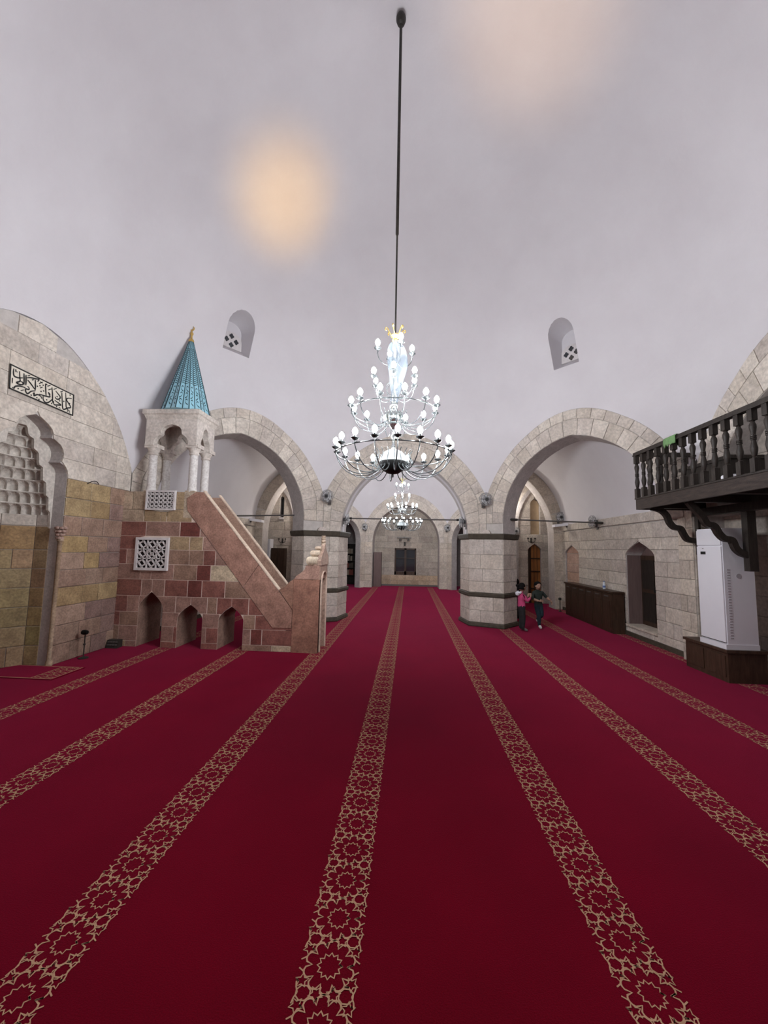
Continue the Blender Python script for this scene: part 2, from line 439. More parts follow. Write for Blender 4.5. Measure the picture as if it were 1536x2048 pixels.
arch_wall('wall_front_left', OCT[7], OCT[0], CTR, E1, 1.6, 2.45, 1.83, .6, uc=2.0)
wr, frR, LR, _, _ = arch_wall('wall_right', OCT[2], OCT[3], CTR, E1, 1.6, 2.45, 1.83, .45, z0=0, jl=.07)
arch_wall('wall_back_right', OCT[3], OCT[4], CTR, E1, 1.59, 2.45, 1.83, .6, z0=0, blocks=False)
arch_wall('wall_back', OCT[4], OCT[5], CTR, E1, 1.57, 2.2, 1.88, .6, z0=0, blocks=False)
arch_wall('wall_back_left', OCT[5], OCT[6], CTR, E1, 1.59, 2.45, 1.83, .6, z0=0, blocks=False)
# closing walls behind the camera side
m = MB(); m.box(-7, 7, -3.4, -3.0, 0, 6); m.box(-7.4, -7, -3.4, 3.2, 0, 6); m.box(7, 7.4, -3.4, 3.2, 0, 6)
struct(m.obj('wall_rear_hall', plaster))
fc = lambda a, b, w: (a, b, w)
m = MB(); m.box(-7.4, 7.4, -3.4, -.1, 5.0, 5.2); m.prism([(-7.4,-.1),(-2.7,-.1),(-5.7,3.2),(-7.4,3.2)], fc, 5.0, 5.2); m.prism([(7.4,-.1),(2.45,-.1),(5.4,3.2),(7.4,3.2)], fc, 5.0, 5.2)
struct(m.obj('ceiling_rear_hall', plaster))
m = MB(); m.box(-7.4, -5.7, 2.9, 3.2, 0, 5.2); m.box(5.4, 7.4, 2.9, 3.2, 0, 5.2); struct(m.obj('wall_rear_return', plaster))

# recess behind the right-hand arch
frr = frame((5.3, 7.05, 0), (0,-1,0), (-1,0,0))
wrr = struct(MB().box(5.31, 5.45, 2.9, 7.2, 0, 5.0).obj('wall_right_recess', mortar))
hwD = pointed(.62, .42)
courses(wrr, frr, [0,.3,.6,.9,1.2,1.5,1.8,2.1,2.4,2.7,3.0,3.35,3.7,4.05,4.4], lambda z: 0, lambda z: 2.6,
        [(0, 2.02, lambda z: 1.5-hwD(z-1.6), lambda z: 1.5+hwD(z-1.6))], limestone, lime)
MB().prism([(1.5-.62,0),(1.5+.62,0),(1.5+.62,1.6),(1.5+.4,1.85),(1.5,2.02),(1.5-.4,1.85),(1.5-.62,1.6)], frr, -.02, -.005).obj('niche_panel', redwood, wrr)
# pier at the corner of right wall and aisle
frp = frame((4.78, 7.35, 0), (0,-1,0), (-1,0,0))
wp = struct(MB().box(4.792, 4.98, 6.98, 7.35, 0, 2.56).obj('wall_right_pier', mortar))
courses(wp, frp, [0,.28,.5,.82,1.1,1.38,1.7,1.95,2.25,2.54], lambda z: 0, lambda z: .37, [], limestone, limedark, (.2, .4))
frp2 = frame((4.98, 7.35, 0), (-1,0,0), (0,1,0))
frp3 = frame((4.98, 6.98, 0), (-1,0,0), (0,-1,0))
courses(wp, frp3, [0,.28,.5,.82,1.1,1.38,1.7,1.95,2.25,2.54], lambda z: 0, lambda z: .19, [], limestone, limedark, (.3, .4))

# ---------------------------------------------------------------- the two free pillars and the corner piers
def pillar(label, P, tA, tB, jA, jB, T, group=None, name='pillar', splay=0.0):
    P = Vector((*P, 0)); tA = Vector((*tA, 0)).normalized(); tB = Vector((*tB, 0)).normalized()
    oA = Vector((-tA.y, tA.x, 0)); oB = Vector((-tB.y, tB.x, 0)); c = Vector((*CTR, 0))
    if oA.dot(c-P) > 0: oA = -oA
    if oB.dot(c-P) > 0: oB = -oB
    JA = P+tA*jA; JB = P+tB*jB; BA = P+tA*(jA+splay)+oA*T; BB = JB+oB*T; base_ = (JA+JB+BA+BB)/4
    o = thing(name, label, 'pillar', tuple(base_), group)
    foot = [JA, JB, BB, BA]
    def grow(d):
        cc = base_; out = []
        pts = [(p.x, p.y) for p in foot]; q = inset(pts, -d)
        return [Vector((a, b, 0)) for a, b in q]
    core = grow(-.012)
    MB().loft([[(p.x, p.y, z) for p in core] for z in (0, 2.2)]).obj('core', mortar, o)
    def bandm(z0, z1, d0, d1=None):
        d1 = d0 if d1 is None else d1
        a, b = grow(d0), grow(d1); f = .02
        a2, b2 = grow(d0-f*.6), grow(d1-f*.6)
        MB().loft([[(p.x,p.y,z0) for p in a2], [(p.x,p.y,z0+f) for p in a], [(p.x,p.y,z1-f) for p in b], [(p.x,p.y,z1) for p in b2]]).obj('band', band_mat, o)
    bandm(2.07, 2.205, .035, .05); bandm(.70, .80, .035); bandm(0.0, .10, .04, .03)
    mid = (JA+JB)/2; fm_ = frame(mid, JB-JA, Vector((*CTR, 0))-mid)
    MB().prism([(.11*math.cos(PI*i/12), 2.2+.10*math.sin(PI*i/12)) for i in range(13)], fm_, -.16, .03).obj('boss', limestone, o, smooth=False, color=(.74,.69,.66))
    zs = [.10,.38,.70]; zs2 = [.80,1.06,1.36,1.70,2.07]
    for a, b in ((JA, JB), (BA, JA), (JB, BB)):
        n = Vector((-(b-a).y, (b-a).x, 0)).normalized()
        if n.dot((a+b)/2-base_) < 0: n = -n
        f = frame(a, b-a, n); L = (b-a).length
        for Z in (zs, zs2): courses(o, f, Z, lambda z: 0, lambda z: L, [], limestone, lime, (.38, .6), gap=.003)
    return o
def dirv(i, j): return (OCT[j][0]-OCT[i][0], OCT[j][1]-OCT[i][1])
pillar('stone pillar with black bands standing behind the minbar gate', OCT[0], dirv(0,1), dirv(0,7), .41, .50, .64, splay=.13)
pillar('stone pillar with black bands next to the two children', OCT[1], dirv(1,0), dirv(1,2), .41, .44, .64, splay=.13)
pillar('corner pier behind the minbar canopy', OCT[7], dirv(7,0), dirv(7,6), .4, .03, .5)

# ---------------------------------------------------------------- aisles either side (side=+1 right, -1 left)
def aisle(sd):
    X = (lambda x: x) if sd > 0 else (lambda x: -.28-x)
    nm = 'right' if sd > 0 else 'left'
    P2 = OCT[1] if sd > 0 else (-.28-OCT[0][0], OCT[0][1])
    XW = 4.9
    ystart = lambda x: 9.8-(x-1.89)*.905+.42
    # vault
    prof = [(2.3+2.6*math.cos(p), 2.66+2.3*math.sin(p)) for p in [PI/2*i/14 for i in range(15)]]+[(1.9, 4.96)]
    yend = lambda x: 13.0 if x > 2.95 else 10.6+(x-1.76)*1.404
    v = []; f = []; ny = 10; mbv = MB()
    for (x, z) in prof:
        y0 = max(7.06, ystart(x))
        for j in range(ny+1): mbv.v.append((X(x), lerp(y0, max(y0+.01, yend(x)), j/ny), z))
    for i in range(len(prof)-1):
        for j in range(ny):
            a = i*(ny+1)+j; mbv.face([a, a+1, a+ny+2, a+ny+1])
    n0 = len(mbv.v)
    prof = [p for p in prof if p[0] > 2.6]
    for (x, z) in prof:
        for y in (12.98, 14.4): mbv.v.append((X(x+.25), y, z+.1))
    for i in range(len(prof)-1):
        a = n0+i*2; mbv.face([a, a+1, a+3, a+2])
    struct(mbv.obj('ceiling_%s_aisle' % nm, plaster, smooth=True))
    # long side wall
    fr = frame((X(XW), 7.05, 0), (0,1,0), (-sd,0,0)); L = 13.2-7.05
    hw1 = pointed(.53, .30); hw2 = pointed(.50, .24)
    c1, c2 = 8.79-7.05, 12.3-7.05
    ops = []
    if sd > 0:
        ops = [(.24, 2.05, lambda z: c1-hw1(z-1.75), lambda z: c1+hw1(z-1.75)), (.0, 2.0, lambda z: c2-hw2(z-1.76), lambda z: c2+hw2(z-1.76))]
    mb = MB()
    one = [(lambda z: 0, lambda z: L)]
    if sd > 0:
        strip_wall(mb, fr, [0, .24], [(lambda z: 0, lambda z: c2-.50), (lambda z: c2+.50, lambda z: L)], -.012, -.5)
        strip_wall(mb, fr, lvl(.24, 1.75, 1.76, 2.0, *fine(1.75, 2.05, 8)), [(lambda z: 0, lambda z: c1-hw1(z-1.75)), (lambda z: c1+hw1(z-1.75), lambda z: c2-hw2(z-1.76)), (lambda z: c2+hw2(z-1.76), lambda z: L)], -.012, -.5)
        strip_wall(mb, fr, [2.05, 2.68], one, -.012, -.5)
    else:
        strip_wall(mb, fr, [0, 2.68], one, -.012, -.5)
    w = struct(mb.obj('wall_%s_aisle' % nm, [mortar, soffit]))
    zz = [.0,.24,.52,.80,1.08,1.36,1.64,1.88,2.12,2.44]
    courses(w, fr, zz, lambda z: 0, lambda z: L, ops, limestone, lime, (.4, .95))
    courses(w, fr, [2.46, 2.66], lambda z: 0, lambda z: L, [], limestone, lime, (.7, 1.3), proud=.03)
    # base strip
    bs = MB()
    segs = [(0, c2-.53), (c2+.53, L)] if sd > 0 else [(0, L)]
    for a, b in segs: bs.prism([(a, 0), (b, 0), (b, .09), (a, .09)], fr, .0, .045)
    struct(bs.obj('baseboard_%s_aisle' % nm, band_mat))
    # cross arch and far wall
    frc = frame((X(1.2), 12.98, 0), (sd,0,0), (0,-1,0)); a = 1.68; hw = pointed(a, 2.32); uc = 1.75; Lc = 3.75
    oL = lambda z: uc-hw(z-2.3); oR = lambda z: uc+hw(z-2.3); lf = lambda z: 0; rt = lambda z: Lc
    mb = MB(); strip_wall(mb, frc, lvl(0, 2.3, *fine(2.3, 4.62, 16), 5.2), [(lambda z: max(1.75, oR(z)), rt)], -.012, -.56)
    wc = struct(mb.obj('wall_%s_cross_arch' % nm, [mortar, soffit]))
    courses(wc, frc, [0,.3,.6,.9,1.2,1.5,1.8,2.1,2.4,2.7,3.0], oR, rt, [], limestone, limedark, (.3, .55))
    def vs(z0, z1):   # ring of the cross arch, right haunch and left haunch
        for s in (1,):
            p = [(uc+s*hw(z-2.3), z) for z in (z0, (z0+z1)/2, z1)]; q = [(uc+s*(hw(z-2.3)+.36), z+.1) for z in (z1, (z0+z1)/2, z0)]
            pl = p+q
            block(wc, frc, pl, limestone, limedark(), name='voussoir')
    for i in range(5): vs(3.0+.28*i, 3.0+.28*(i+1))
    # far end wall
    fre = frame((X(1.2), 14.3, 0), (sd,0,0), (0,-1,0)); Le = 4.4
    ops = []
    if sd > 0:
        d = 4.43-1.2; hd = pointed(.23, .22); n_ = 4.465-1.2; hn = pointed(.165, .2)
        ops = [(0, 2.06, lambda z: d-hd(z-1.84), lambda z: d+hd(z-1.84)), (2.40, 3.67, lambda z: n_-hn(z-3.47), lambda z: n_+hn(z-3.47))]
        lv = [lvl(0, *fine(1.84, 2.06, 6)), [2.06, 2.40], lvl(2.40, *fine(3.47, 3.67, 6)), [3.67, 5.3]]
        sp = [[(lambda z: 1.75, ops[0][2]), (ops[0][3], lambda z: Le)], [(lambda z: 1.75, lambda z: Le)], [(lambda z: 1.75, ops[1][2]), (ops[1][3], lambda z: Le)], [(lambda z: 1.75, lambda z: Le)]]
    else:
        n_ = -.28+4.72-1.2; n_ = (-.28-(-4.71))-1.2; hn = pointed(.075, .1)
        ops = [(2.88, 3.66, lambda z: n_-hn(z-3.56), lambda z: n_+hn(z-3.56))]
        lv = [[0, 2.88], lvl(2.88, *fine(3.56, 3.66, 5)), [3.66, 5.3]]
        sp = [[(lambda z: 1.75, lambda z: Le)], [(lambda z: 1.75, ops[0][2]), (ops[0][3], lambda z: Le)], [(lambda z: 1.75, lambda z: Le)]]
    mb = MB()
    for a_, s_ in zip(lv, sp): strip_wall(mb, fre, a_, s_, -.012, -.35)
    we = struct(mb.obj('wall_%s_far' % nm, [mortar, soffit]))
    courses(we, fre, [0,.3,.62,.92,1.24,1.56,1.84,2.12,2.40,2.7,3.0,3.3,3.6,3.9,4.2,4.5], lambda z: 1.76, lambda z: Le, ops, limestone, lime, (.35, .7))
    ha = pointed(.62, 1.35)
    am = MB(); uc2 = (4.47 if sd > 0 else 4.60)-1.2; pts = []
    for s in (-1, 1):
        for i in range(18):
            za = 0 if i == 0 else 2.7+1.35*(i-1)/17; zb = 2.7+1.35*i/17
            if i == 0: zb = 2.7
            aa = [(uc2+s*ha(za-2.7), za), (uc2+s*ha(zb-2.7), zb), (uc2+s*(ha(zb-2.7)+.12), zb+.05*(i > 0)), (uc2+s*(ha(za-2.7)+.12), za+.05*(i > 1))]
            am.prism(aa, fre, .0, .07)
    am.obj('arch_moulding', soffit, we)
    if sd > 0:
        MB().prism([(n_-.16, 2.41), (n_+.16, 2.41), (n_+.16, 3.47), (n_+.1, 3.6), (n_, 3.66), (n_-.1, 3.6), (n_-.16, 3.47)], fre, -.14, -.10).obj('niche_back', noisy('yellow_stone_panel', (.55,.42,.27), (.66,.52,.35), 5, .8, .3, 40), we)
        dr = struct(MB().box(X(4.21), X(4.66), 14.44, 14.48, 0, 2.06).obj('door_2', litdoorwood))
        for xx in (4.33, 4.44, 4.55): MB().box(xx-.006, xx+.006, 14.425, 14.44, 0, 2.0).obj('batten', brownwood, dr)
        for zz_ in (.5, 1.1, 1.55): MB().box(4.25, 4.64, 14.41, 14.44, zz_-.02, zz_+.02).obj('rail', brownwood, dr)
        MB().hexa([(4.21,14.32,0),(4.25,14.32,0),(4.33,14.43,0),(4.29,14.43,0),(4.21,14.32,1.83),(4.25,14.32,1.83),(4.33,14.43,1.95),(4.29,14.43,1.95)]).obj('open_leaf', brownwood, dr)
    else:
        w3 = struct(MB().prism([(n_-.07, 2.9), (n_+.07, 2.9), (n_+.07, 3.56), (n_, 3.65), (n_-.07, 3.56)], fre, -.25, -.2).obj('window_4', glass))
        MB().prism([(n_-.09, 2.80), (n_+.09, 2.80), (n_+.08, 2.88), (n_-.08, 2.88)], fre, -.1, .03).obj('window_sill', stonewhite, w3)
    if sd > 0:
        # blind pointed niche and the dark door in the long wall
        MB().prism([(c2-.53, 0), (c2+.53, 0), (c2+.53, 1.76), (c2+.28, 1.93), (c2, 2.02), (c2-.28, 1.93), (c2-.53, 1.76)], fr, -.10, -.06).obj('niche_back', mortar, w)
        courses(w, frame((XW+.055, 7.05, 0), (0,1,0), (-1,0,0)), [0,.3,.62,.95,1.2,1.45,1.76], lambda z: c2-.49, lambda z: c2+.49, [], limestone, lambda a, z: (random.uniform(.62,.68), random.uniform(.46,.5), random.uniform(.38,.42)), (.9, 1.2))
        MB().prism([(c2-.5, 1.77), (c2+.5, 1.77), (c2+.27, 1.92), (c2, 2.0), (c2-.27, 1.92)], fr, -.06, -.045).obj('niche_head', limestone, w, color=(.60,.40,.33))
        dr = struct(MB().box(5.22, 5.27, 8.23, 9.35, .24, 1.76).obj('door_1', brownwood))
        MB().prism([(c1-.5, 1.76), (c1+.5, 1.76), (c1+.27, 1.95), (c1, 2.05), (c1-.27, 1.95)], fr, -.40, -.32).obj('fanlight_board', redwood, dr)
        for y0, y1 in ((8.31, 8.75), (8.82, 9.26)):
            for z0, z1 in ((.34, .95), (1.03, 1.66)): MB().box(5.205, 5.22, y0, y1, z0, z1).obj('panel', darkwood, dr)
        MB().box(5.17, 5.22, 8.77, 8.80, .98, 1.10).obj('handle', iron, dr)
        MB().box(4.86, 5.24, 8.24, 9.34, .20, .245).obj('sill', limestone, dr, color=(.8,.74,.66))
        for yy in (8.25, 9.33): MB().box(4.93, 5.22, yy-.015, yy+.015, .245, 1.76).obj('reveal_board', redwood, dr)
    return X
aisle(1); aisle(-1)

# ---------------------------------------------------------------- far bay
C2 = (-.14, 14.4)
w2, fr2, L2, o2L, o2R = arch_wall('wall_far', OCT2[0], OCT2[1], C2, E2, 1.55, 2.1, 1.75, 1.1, z0=0, nv=19, uc=1.9)
zc = [0,.3,.6,.92,1.24,1.56,1.84,2.1]
courses(w2, fr2, zc, lambda z: 0, lambda z: L2, [(0, 9, o2L, o2R)], limestone, limedark, (.3, .6))
for i, j, nm in ((1, 2, 'right'), (7, 0, 'left')):
    w3, f3, L3, a3, b3 = arch_wall('wall_far_' + nm, OCT2[i], OCT2[j], C2, E2, .74, 2.1, .95, .3, z0=0, nv=9)
    courses(w3, f3, zc, lambda z: 0, lambda z: L3, [(0, 9, a3, b3)], limestone, limedark, (.3, .6))
for i, j, nm in ((2, 3, 'bay_right'), (3, 4, 'bay_near_right'), (5, 6, 'bay_near_left'), (6, 7, 'bay_left')):
    A, B = OCT2[i], OCT2[j]; fr, L, u, n, A3 = side_frame(A, B, C2); ul, ur, ze, uk, zk = ext_tables(E2, A3, u, L)
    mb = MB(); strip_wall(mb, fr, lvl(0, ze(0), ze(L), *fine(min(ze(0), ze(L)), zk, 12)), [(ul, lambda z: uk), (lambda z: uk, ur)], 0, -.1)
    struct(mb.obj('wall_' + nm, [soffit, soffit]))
fre = frame((-1.95, 19.5, 0), (1,0,0), (0,-1,0))
WX0, WX1, WZ0, WZ1 = 1.95-.69, 1.95+.37, .53, 1.83
mb = MB(); strip_wall(mb, fre, [0, WZ0], [(lambda z: 0, lambda z: 3.7)], -.012, -.3)
strip_wall(mb, fre, [WZ0, WZ1], [(lambda z: 0, lambda z: WX0), (lambda z: WX1, lambda z: 3.7)], -.012, -.3)
strip_wall(mb, fre, [WZ1, 4.4], [(lambda z: 0, lambda z: 3.7)], -.012, -.3)
we = struct(mb.obj('wall_end', [mortar, soffit]))
def endcol(a, z):
    c = limedark(); k = .86
    return tuple(x*k for x in c) if z > .5 else tuple(x*k*q for x, q in zip(c, (1.02, .88, .74)))
courses(we, fre, [0,.27,.53,.86,1.18,1.5,1.83,2.12,2.42,2.75,3.08,3.42,3.76], lambda z: .15, lambda z: 3.55, [(WZ0, WZ1, lambda z: WX0, lambda z: WX1)], limestone, endcol, (.35, .75))
MB().prism([(.15, 0), (3.55, 0), (3.55, .08), (.15, .08)], fre, 0, .03).obj('base_strip', greyiron, we)
w5 = struct(MB().box(-1.95+WX0, -1.95+WX1, 19.66, 19.70, WZ0, WZ1).obj('window_3', glass))
wf = MB(); x0, x1 = -1.95+WX0, -1.95+WX1; xm = (x0+x1)/2
for a in ((x0, x0+.07, WZ0, WZ1), (x1-.07, x1, WZ0, WZ1), (x0, x1, WZ0, WZ0+.17), (x0, x1, WZ1-.07, WZ1), (xm-.05, xm+.05, WZ0, WZ1)):
    wf.box(a[0], a[1], 19.52, 19.66, a[2], a[3])
wf.obj('window_frame', brownwood, w5)
MB().box(x0+.07, x1-.07, 19.60, 19.66, WZ0+.8, WZ0+.83).obj('glazing_bar', brownwood, w5)
# rooms seen through the narrow side arches of the far bay
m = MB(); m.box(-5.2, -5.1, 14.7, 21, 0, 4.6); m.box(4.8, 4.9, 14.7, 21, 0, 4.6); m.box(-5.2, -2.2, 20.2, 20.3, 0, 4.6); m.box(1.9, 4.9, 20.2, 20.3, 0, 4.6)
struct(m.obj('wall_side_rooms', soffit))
m = MB(); m.box(-5.2, -2.9, 14.5, 21, 4.6, 4.7); m.box(2.6, 4.9, 14.5, 21, 4.6, 4.7); struct(m.obj('ceiling_side_rooms', plaster))
# ================================================================== QIBLA WALL WITH MIHRAB
def interp(tab):
    def f(z):
        if z <= tab[0][0]: return tab[0][1]
        for (a, x), (b, y) in zip(tab, tab[1:]):
            if a <= z <= b: return x+(y-x)*(z-a)/max(1e-9, b-a)
        return tab[-1][1]
    return f
XL = -5.2; YC = 5.05
frL = frame((XL, 0, 0), (0,1,0), (1,0,0))
_ul, _ur, _ze, _uk, _zk = ext_tables(E1, Vector((XL, 3.0, 0)), Vector((0,1,0)), 4.0)
lul = lambda z: 3.0+_ul(z); lur = lambda z: 3.0+_ur(z)
LOBE = [(0,.58),(2.78,.58),(2.85,.575),(2.91,.55),(2.955,.50),(2.98,.44),(3.02,.462),(3.08,.475),(3.15,.47),(3.22,.43),(3.275,.36),(3.305,.265),(3.35,.275),(3.40,.265),(3.45,.225),(3.50,.15),(3.54,.07),(3.57,0)]
lobe = interp(LOBE); MT = 3.57
oL = lambda z: YC-(lobe(z) if z < MT else 0); oR = lambda z: YC+(lobe(z) if z < MT else 0)
mb = MB(); strip_wall(mb, frL, lvl(0, *[z for z, _ in LOBE], *fine(2.78, 3.57, 24), _ze(0), *fine(3.1, _zk, 26)), [(lul, oL), (oR, lur)], -.012, -.2)
wl = struct(mb.obj('wall_left', [mortar, soffit]))
YEL = [(.70,.52,.27), (.64,.47,.26), (.74,.57,.32)]; PNK = [(.63,.44,.335), (.59,.415,.325), (.67,.49,.385)]
def qcol(a, z):
    k = int(z/.28)
    c = random.choice(YEL if (k % 3 != 1 and random.random() < .72) else PNK)
    if random.random() < .15: c = (.52,.36,.32)
    q = random.uniform(.9, 1.08)*.70; return tuple(x*q for x in c)
courses(wl, frL, [0,.28,.56,.84,1.12,1.38,1.64,1.9,2.2,2.48,2.77], lambda z: 4.0, lambda z: 6.98, [(0, 9, oL, oR)], marble, qcol, (.3, .62))
zz = [2.77,3.06,3.36,3.68,3.98,4.28,4.56,_zk]
courses(wl, frL, zz, lambda z: max(lul(z), 3.0), lambda z: min(lur(z), 6.98), [(0, MT, oL, oR)], limestone, lime, (.45, 1.0), gap=.002, ch=.004)

mih = thing('mihrab', 'prayer niche with lobed arch and muqarnas hood in the stone wall', 'niche', (-5.5, YC, 0))
# flat panel behind the lobed arch, cut out along the stepped outline of the hood
mtab = interp([(2.0,.57),(2.24,.555),(2.26,.52),(2.46,.50),(2.48,.46),(2.68,.44),(2.70,.385),(2.90,.365),(2.92,.30),(3.10,.28),(3.12,.20),(3.28,.185),(3.30,.10),(3.42,.07),(3.45,0)])
mb = MB(); strip_wall(mb, frL, fine(2.0, 3.62, 60), [(lambda z: YC-.7, lambda z: YC-(mtab(z) if z < 3.45 else 0)), (lambda z: YC+(mtab(z) if z < 3.45 else 0), lambda z: YC+.7)], -.2, -.24)
mb.obj('hood_panel', [limestone, limestone], mih, color=(.8,.77,.73))
plan = [(-5.40, YC+.58), (-5.60, YC+.55), (-5.86, YC+.26), (-5.86, YC-.26), (-5.60, YC-.55), (-5.40, YC-.58)]
nb = MB(); nb.loft([[(x-.012 if 0 < i < 5 else x, y, z) for i, (x, y) in enumerate(plan)] for z in (0, 2.2)], False, False, False)
nb.obj('niche_wall', mortar, mih)
for i in range(5):
    a, b = Vector((*plan[i], 0)), Vector((*plan[i+1], 0)); n = Vector((-(b-a).y, (b-a).x, 0)).normalized()
    if n.dot(Vector((-5.2, YC, 0))-a) < 0: n = -n
    L = (b-a).length; f = frame(a, b-a, n)
    courses(mih, f, [0,.28,.56,.84,1.12,1.40,1.68,2.03], lambda z: 0, lambda z: L, [], marble, lambda a, z: tuple(x*random.uniform(.9, 1.08)*.62 for x in random.choice(YEL)), (.3, .55), proud=.002)
    courses(mih, f, [2.03, 2.2], lambda z: 0, lambda z: L, [], limestone, lime, (.6, .9), proud=.002)
# muqarnas tiers
tz = [2.2, 2.36, 2.53, 2.70, 2.86, 3.01, 3.15, 3.29, 3.42]; tw = [.55, .515, .47, .42, .365, .305, .235, .16, .08]; td = [.46, .415, .37, .32, .265, .21, .155, .10, .05]; tn = [13, 12, 11, 9, 9, 7, 5, 3]
for i in range(8):
    mb = MB(); nc = tn[i]; cu_ = 10; nu = nc*cu_; nv = 9
    for j in range(nv+1):
        v = j/nv; s = v**3*.92; Wd = lerp(tw[i], tw[i+1], s); D = lerp(td[i], td[i+1], s); z = lerp(tz[i], tz[i+1], v)
        for k in range(nu+1):
            ph = PI*k/nu; c = (k % cu_)/cu_ if k < nu else 0; e = (max(0, v-.35)/.55)**2
            conc = .075*(td[i]/.46*.6+.4)*math.sqrt(max(0, 1-(2*c-1)**2-e)) if v < .9 else 0
            rr = 1
            cosn = math.cos(ph); sinn = math.sin(ph)
            mb.v.append((-5.42-D*sinn-conc*sinn, YC+Wd*cosn+conc*cosn*.8, z))
    for j in range(nv):
        for k in range(nu):
            a = j*(nu+1)+k; mb.face([a, a+1, a+nu+2, a+nu+1])
    n0 = len(mb.v)   # ledge of the tier
    for Wd, D, z in ((lerp(tw[i], tw[i+1], .8)-.005, lerp(td[i], td[i+1], .8)-.015, tz[i+1]-.012), (lerp(tw[i], tw[i+1], .8)-.005, lerp(td[i], td[i+1], .8)-.015, tz[i+1]+.004), (tw[i+1]+.03, td[i+1]+.05, tz[i+1]+.004)):
        for k in range(41): ph = PI*k/40; mb.v.append((-5.42-D*math.sin(ph), YC+Wd*math.cos(ph), z))
    for j in range(2):
        for k in range(40):
            a = n0+j*41+k; mb.face([a, a+1, a+42, a+41])
    mb.obj('muqarnas_tier', limestone, mih, color=(.80-.03*(i % 2), .77-.03*(i % 2), .73-.03*(i % 2)))
MB().lathe([(.001, 3.42), (.08, 3.42), (.075, 3.46), (.05, 3.5), (.001, 3.51)], (-5.45, YC, 0), 14).obj('hood_cap', limestone, mih, color=(.78,.75,.71))
for s in (-1, 1):
    y = YC+s*.585
    c = MB().lathe([(.045, .0), (.045, .06), (.032, .08), (.032, 1.80), (.045, 1.82), (.04, 1.85)], (-5.225, y, 0), 14).obj('colonnette', marble, mih, smooth=True, color=(.48,.36,.25))
    cp = MB()
    for k, (z, r) in enumerate(((1.86, .05), (1.91, .065), (1.96, .085), (2.01, .095))):
        for q in range(6):
            an = q*PI/3+k*.5; cp.lathe([(.001, -.028), (.028, -.012), (.028, .012), (.001, .028)], (-5.235+r*.55*math.cos(an), y+r*.6*math.sin(an), z), 8)
    cp.obj('carved_capital', marble, mih, color=(.56,.40,.34))

# calligraphy panel above the mihrab
CAL=[[(4.649,4.043),(4.649,3.994),(4.662,3.95),(4.697,3.945),(4.738,3.956),(4.778,3.974)],[(4.725,4.043),(4.738,3.956),(4.745,3.916),(4.704,3.877),(4.733,3.868),(4.781,3.881),(4.785,3.912),(4.756,3.914)],[(4.785,4.042),(4.796,3.96),(4.802,3.89)],[(4.652,3.791),(4.676,3.79),(4.69,3.818),(4.736,3.844),(4.784,3.854),(4.827,3.857)],[(4.815,4.034),(4.824,3.951),(4.826,3.893)],[(4.849,3.888),(4.868,3.882),(4.878,3.86),(4.857,3.848),(4.835,3.846),(4.831,3.816),(4.856,3.789),(4.883,3.811),(4.902,3.837),(4.937,3.859),(4.966,3.871)],[(4.833,3.998),(4.882,4.024),(4.941,4.035),(5.001,4.051),(4.982,4.012)],[(4.843,3.974),(4.891,3.943),(4.957,3.89)],[(4.95,4.021),(4.96,3.935),(4.962,3.877)],[(4.934,3.821),(4.955,3.837),(4.952,3.798),(4.994,3.83),(5.024,3.835),(5.057,3.825),(5.067,3.799)],[(5.023,3.849),(5.069,3.853),(5.125,3.86),(5.188,3.877),(5.158,3.927),(5.193,3.91)],[(5.102,4.034),(5.116,3.94),(5.128,3.869)],[(5.086,3.844),(5.091,3.801),(5.118,3.773),(5.158,3.777),(5.195,3.81),(5.228,3.854)],[(5.205,4.024),(5.224,3.93),(5.233,3.848),(5.242,3.805)],[(5.268,3.995),(5.314,3.966),(5.352,3.934),(5.33,3.894),(5.288,3.885),(5.269,3.909)],[(5.251,3.839),(5.264,3.79),(5.323,3.804),(5.373,3.823),(5.319,3.842),(5.266,3.853)],[(5.37,4.013),(5.385,3.915),(5.407,3.795),(5.431,3.776),(5.473,3.804),(5.502,3.79),(5.487,3.764)],[(5.434,4.039),(5.449,3.94),(5.466,3.825),(5.507,3.828),(5.541,3.853),(5.5,3.895),(5.459,3.936),(5.483,3.969),(5.546,3.986)],[(4.837,4.029),(4.872,4.049)],[(5.007,3.993),(5.057,4.038)],[(4.766,3.792),(4.806,3.82)],[(5.029,3.938),(5.065,3.969)],[(5.133,4.009),(5.179,4.04)],[(5.154,3.964),(5.2,3.998)],[(5.233,4.004),(5.28,4.04)],[(5.019,4.028),(5.059,4.019)],[(5.344,4.01),(5.385,4.039)],[(5.343,3.78),(5.37,3.77)],[(5.52,3.796),(5.533,3.76)],[(4.669,4.017),(4.703,4.019)],[(4.9,3.999),(4.928,4.015)],[(4.645,3.915),(4.649,3.846)]]
DOTS=[(4.677,4.035),(4.733,3.807),(5.025,3.971),(5.07,3.997),(4.989,3.948),(4.915,3.791),(4.999,3.787),(5.031,3.777),(5.146,3.814),(5.301,3.922),(5.309,3.775),(5.418,3.896),(5.349,3.877),(5.122,4.031),(5.049,3.898),(5.086,3.92),(5.226,3.791),(5.513,4.03),(5.518,3.901)]

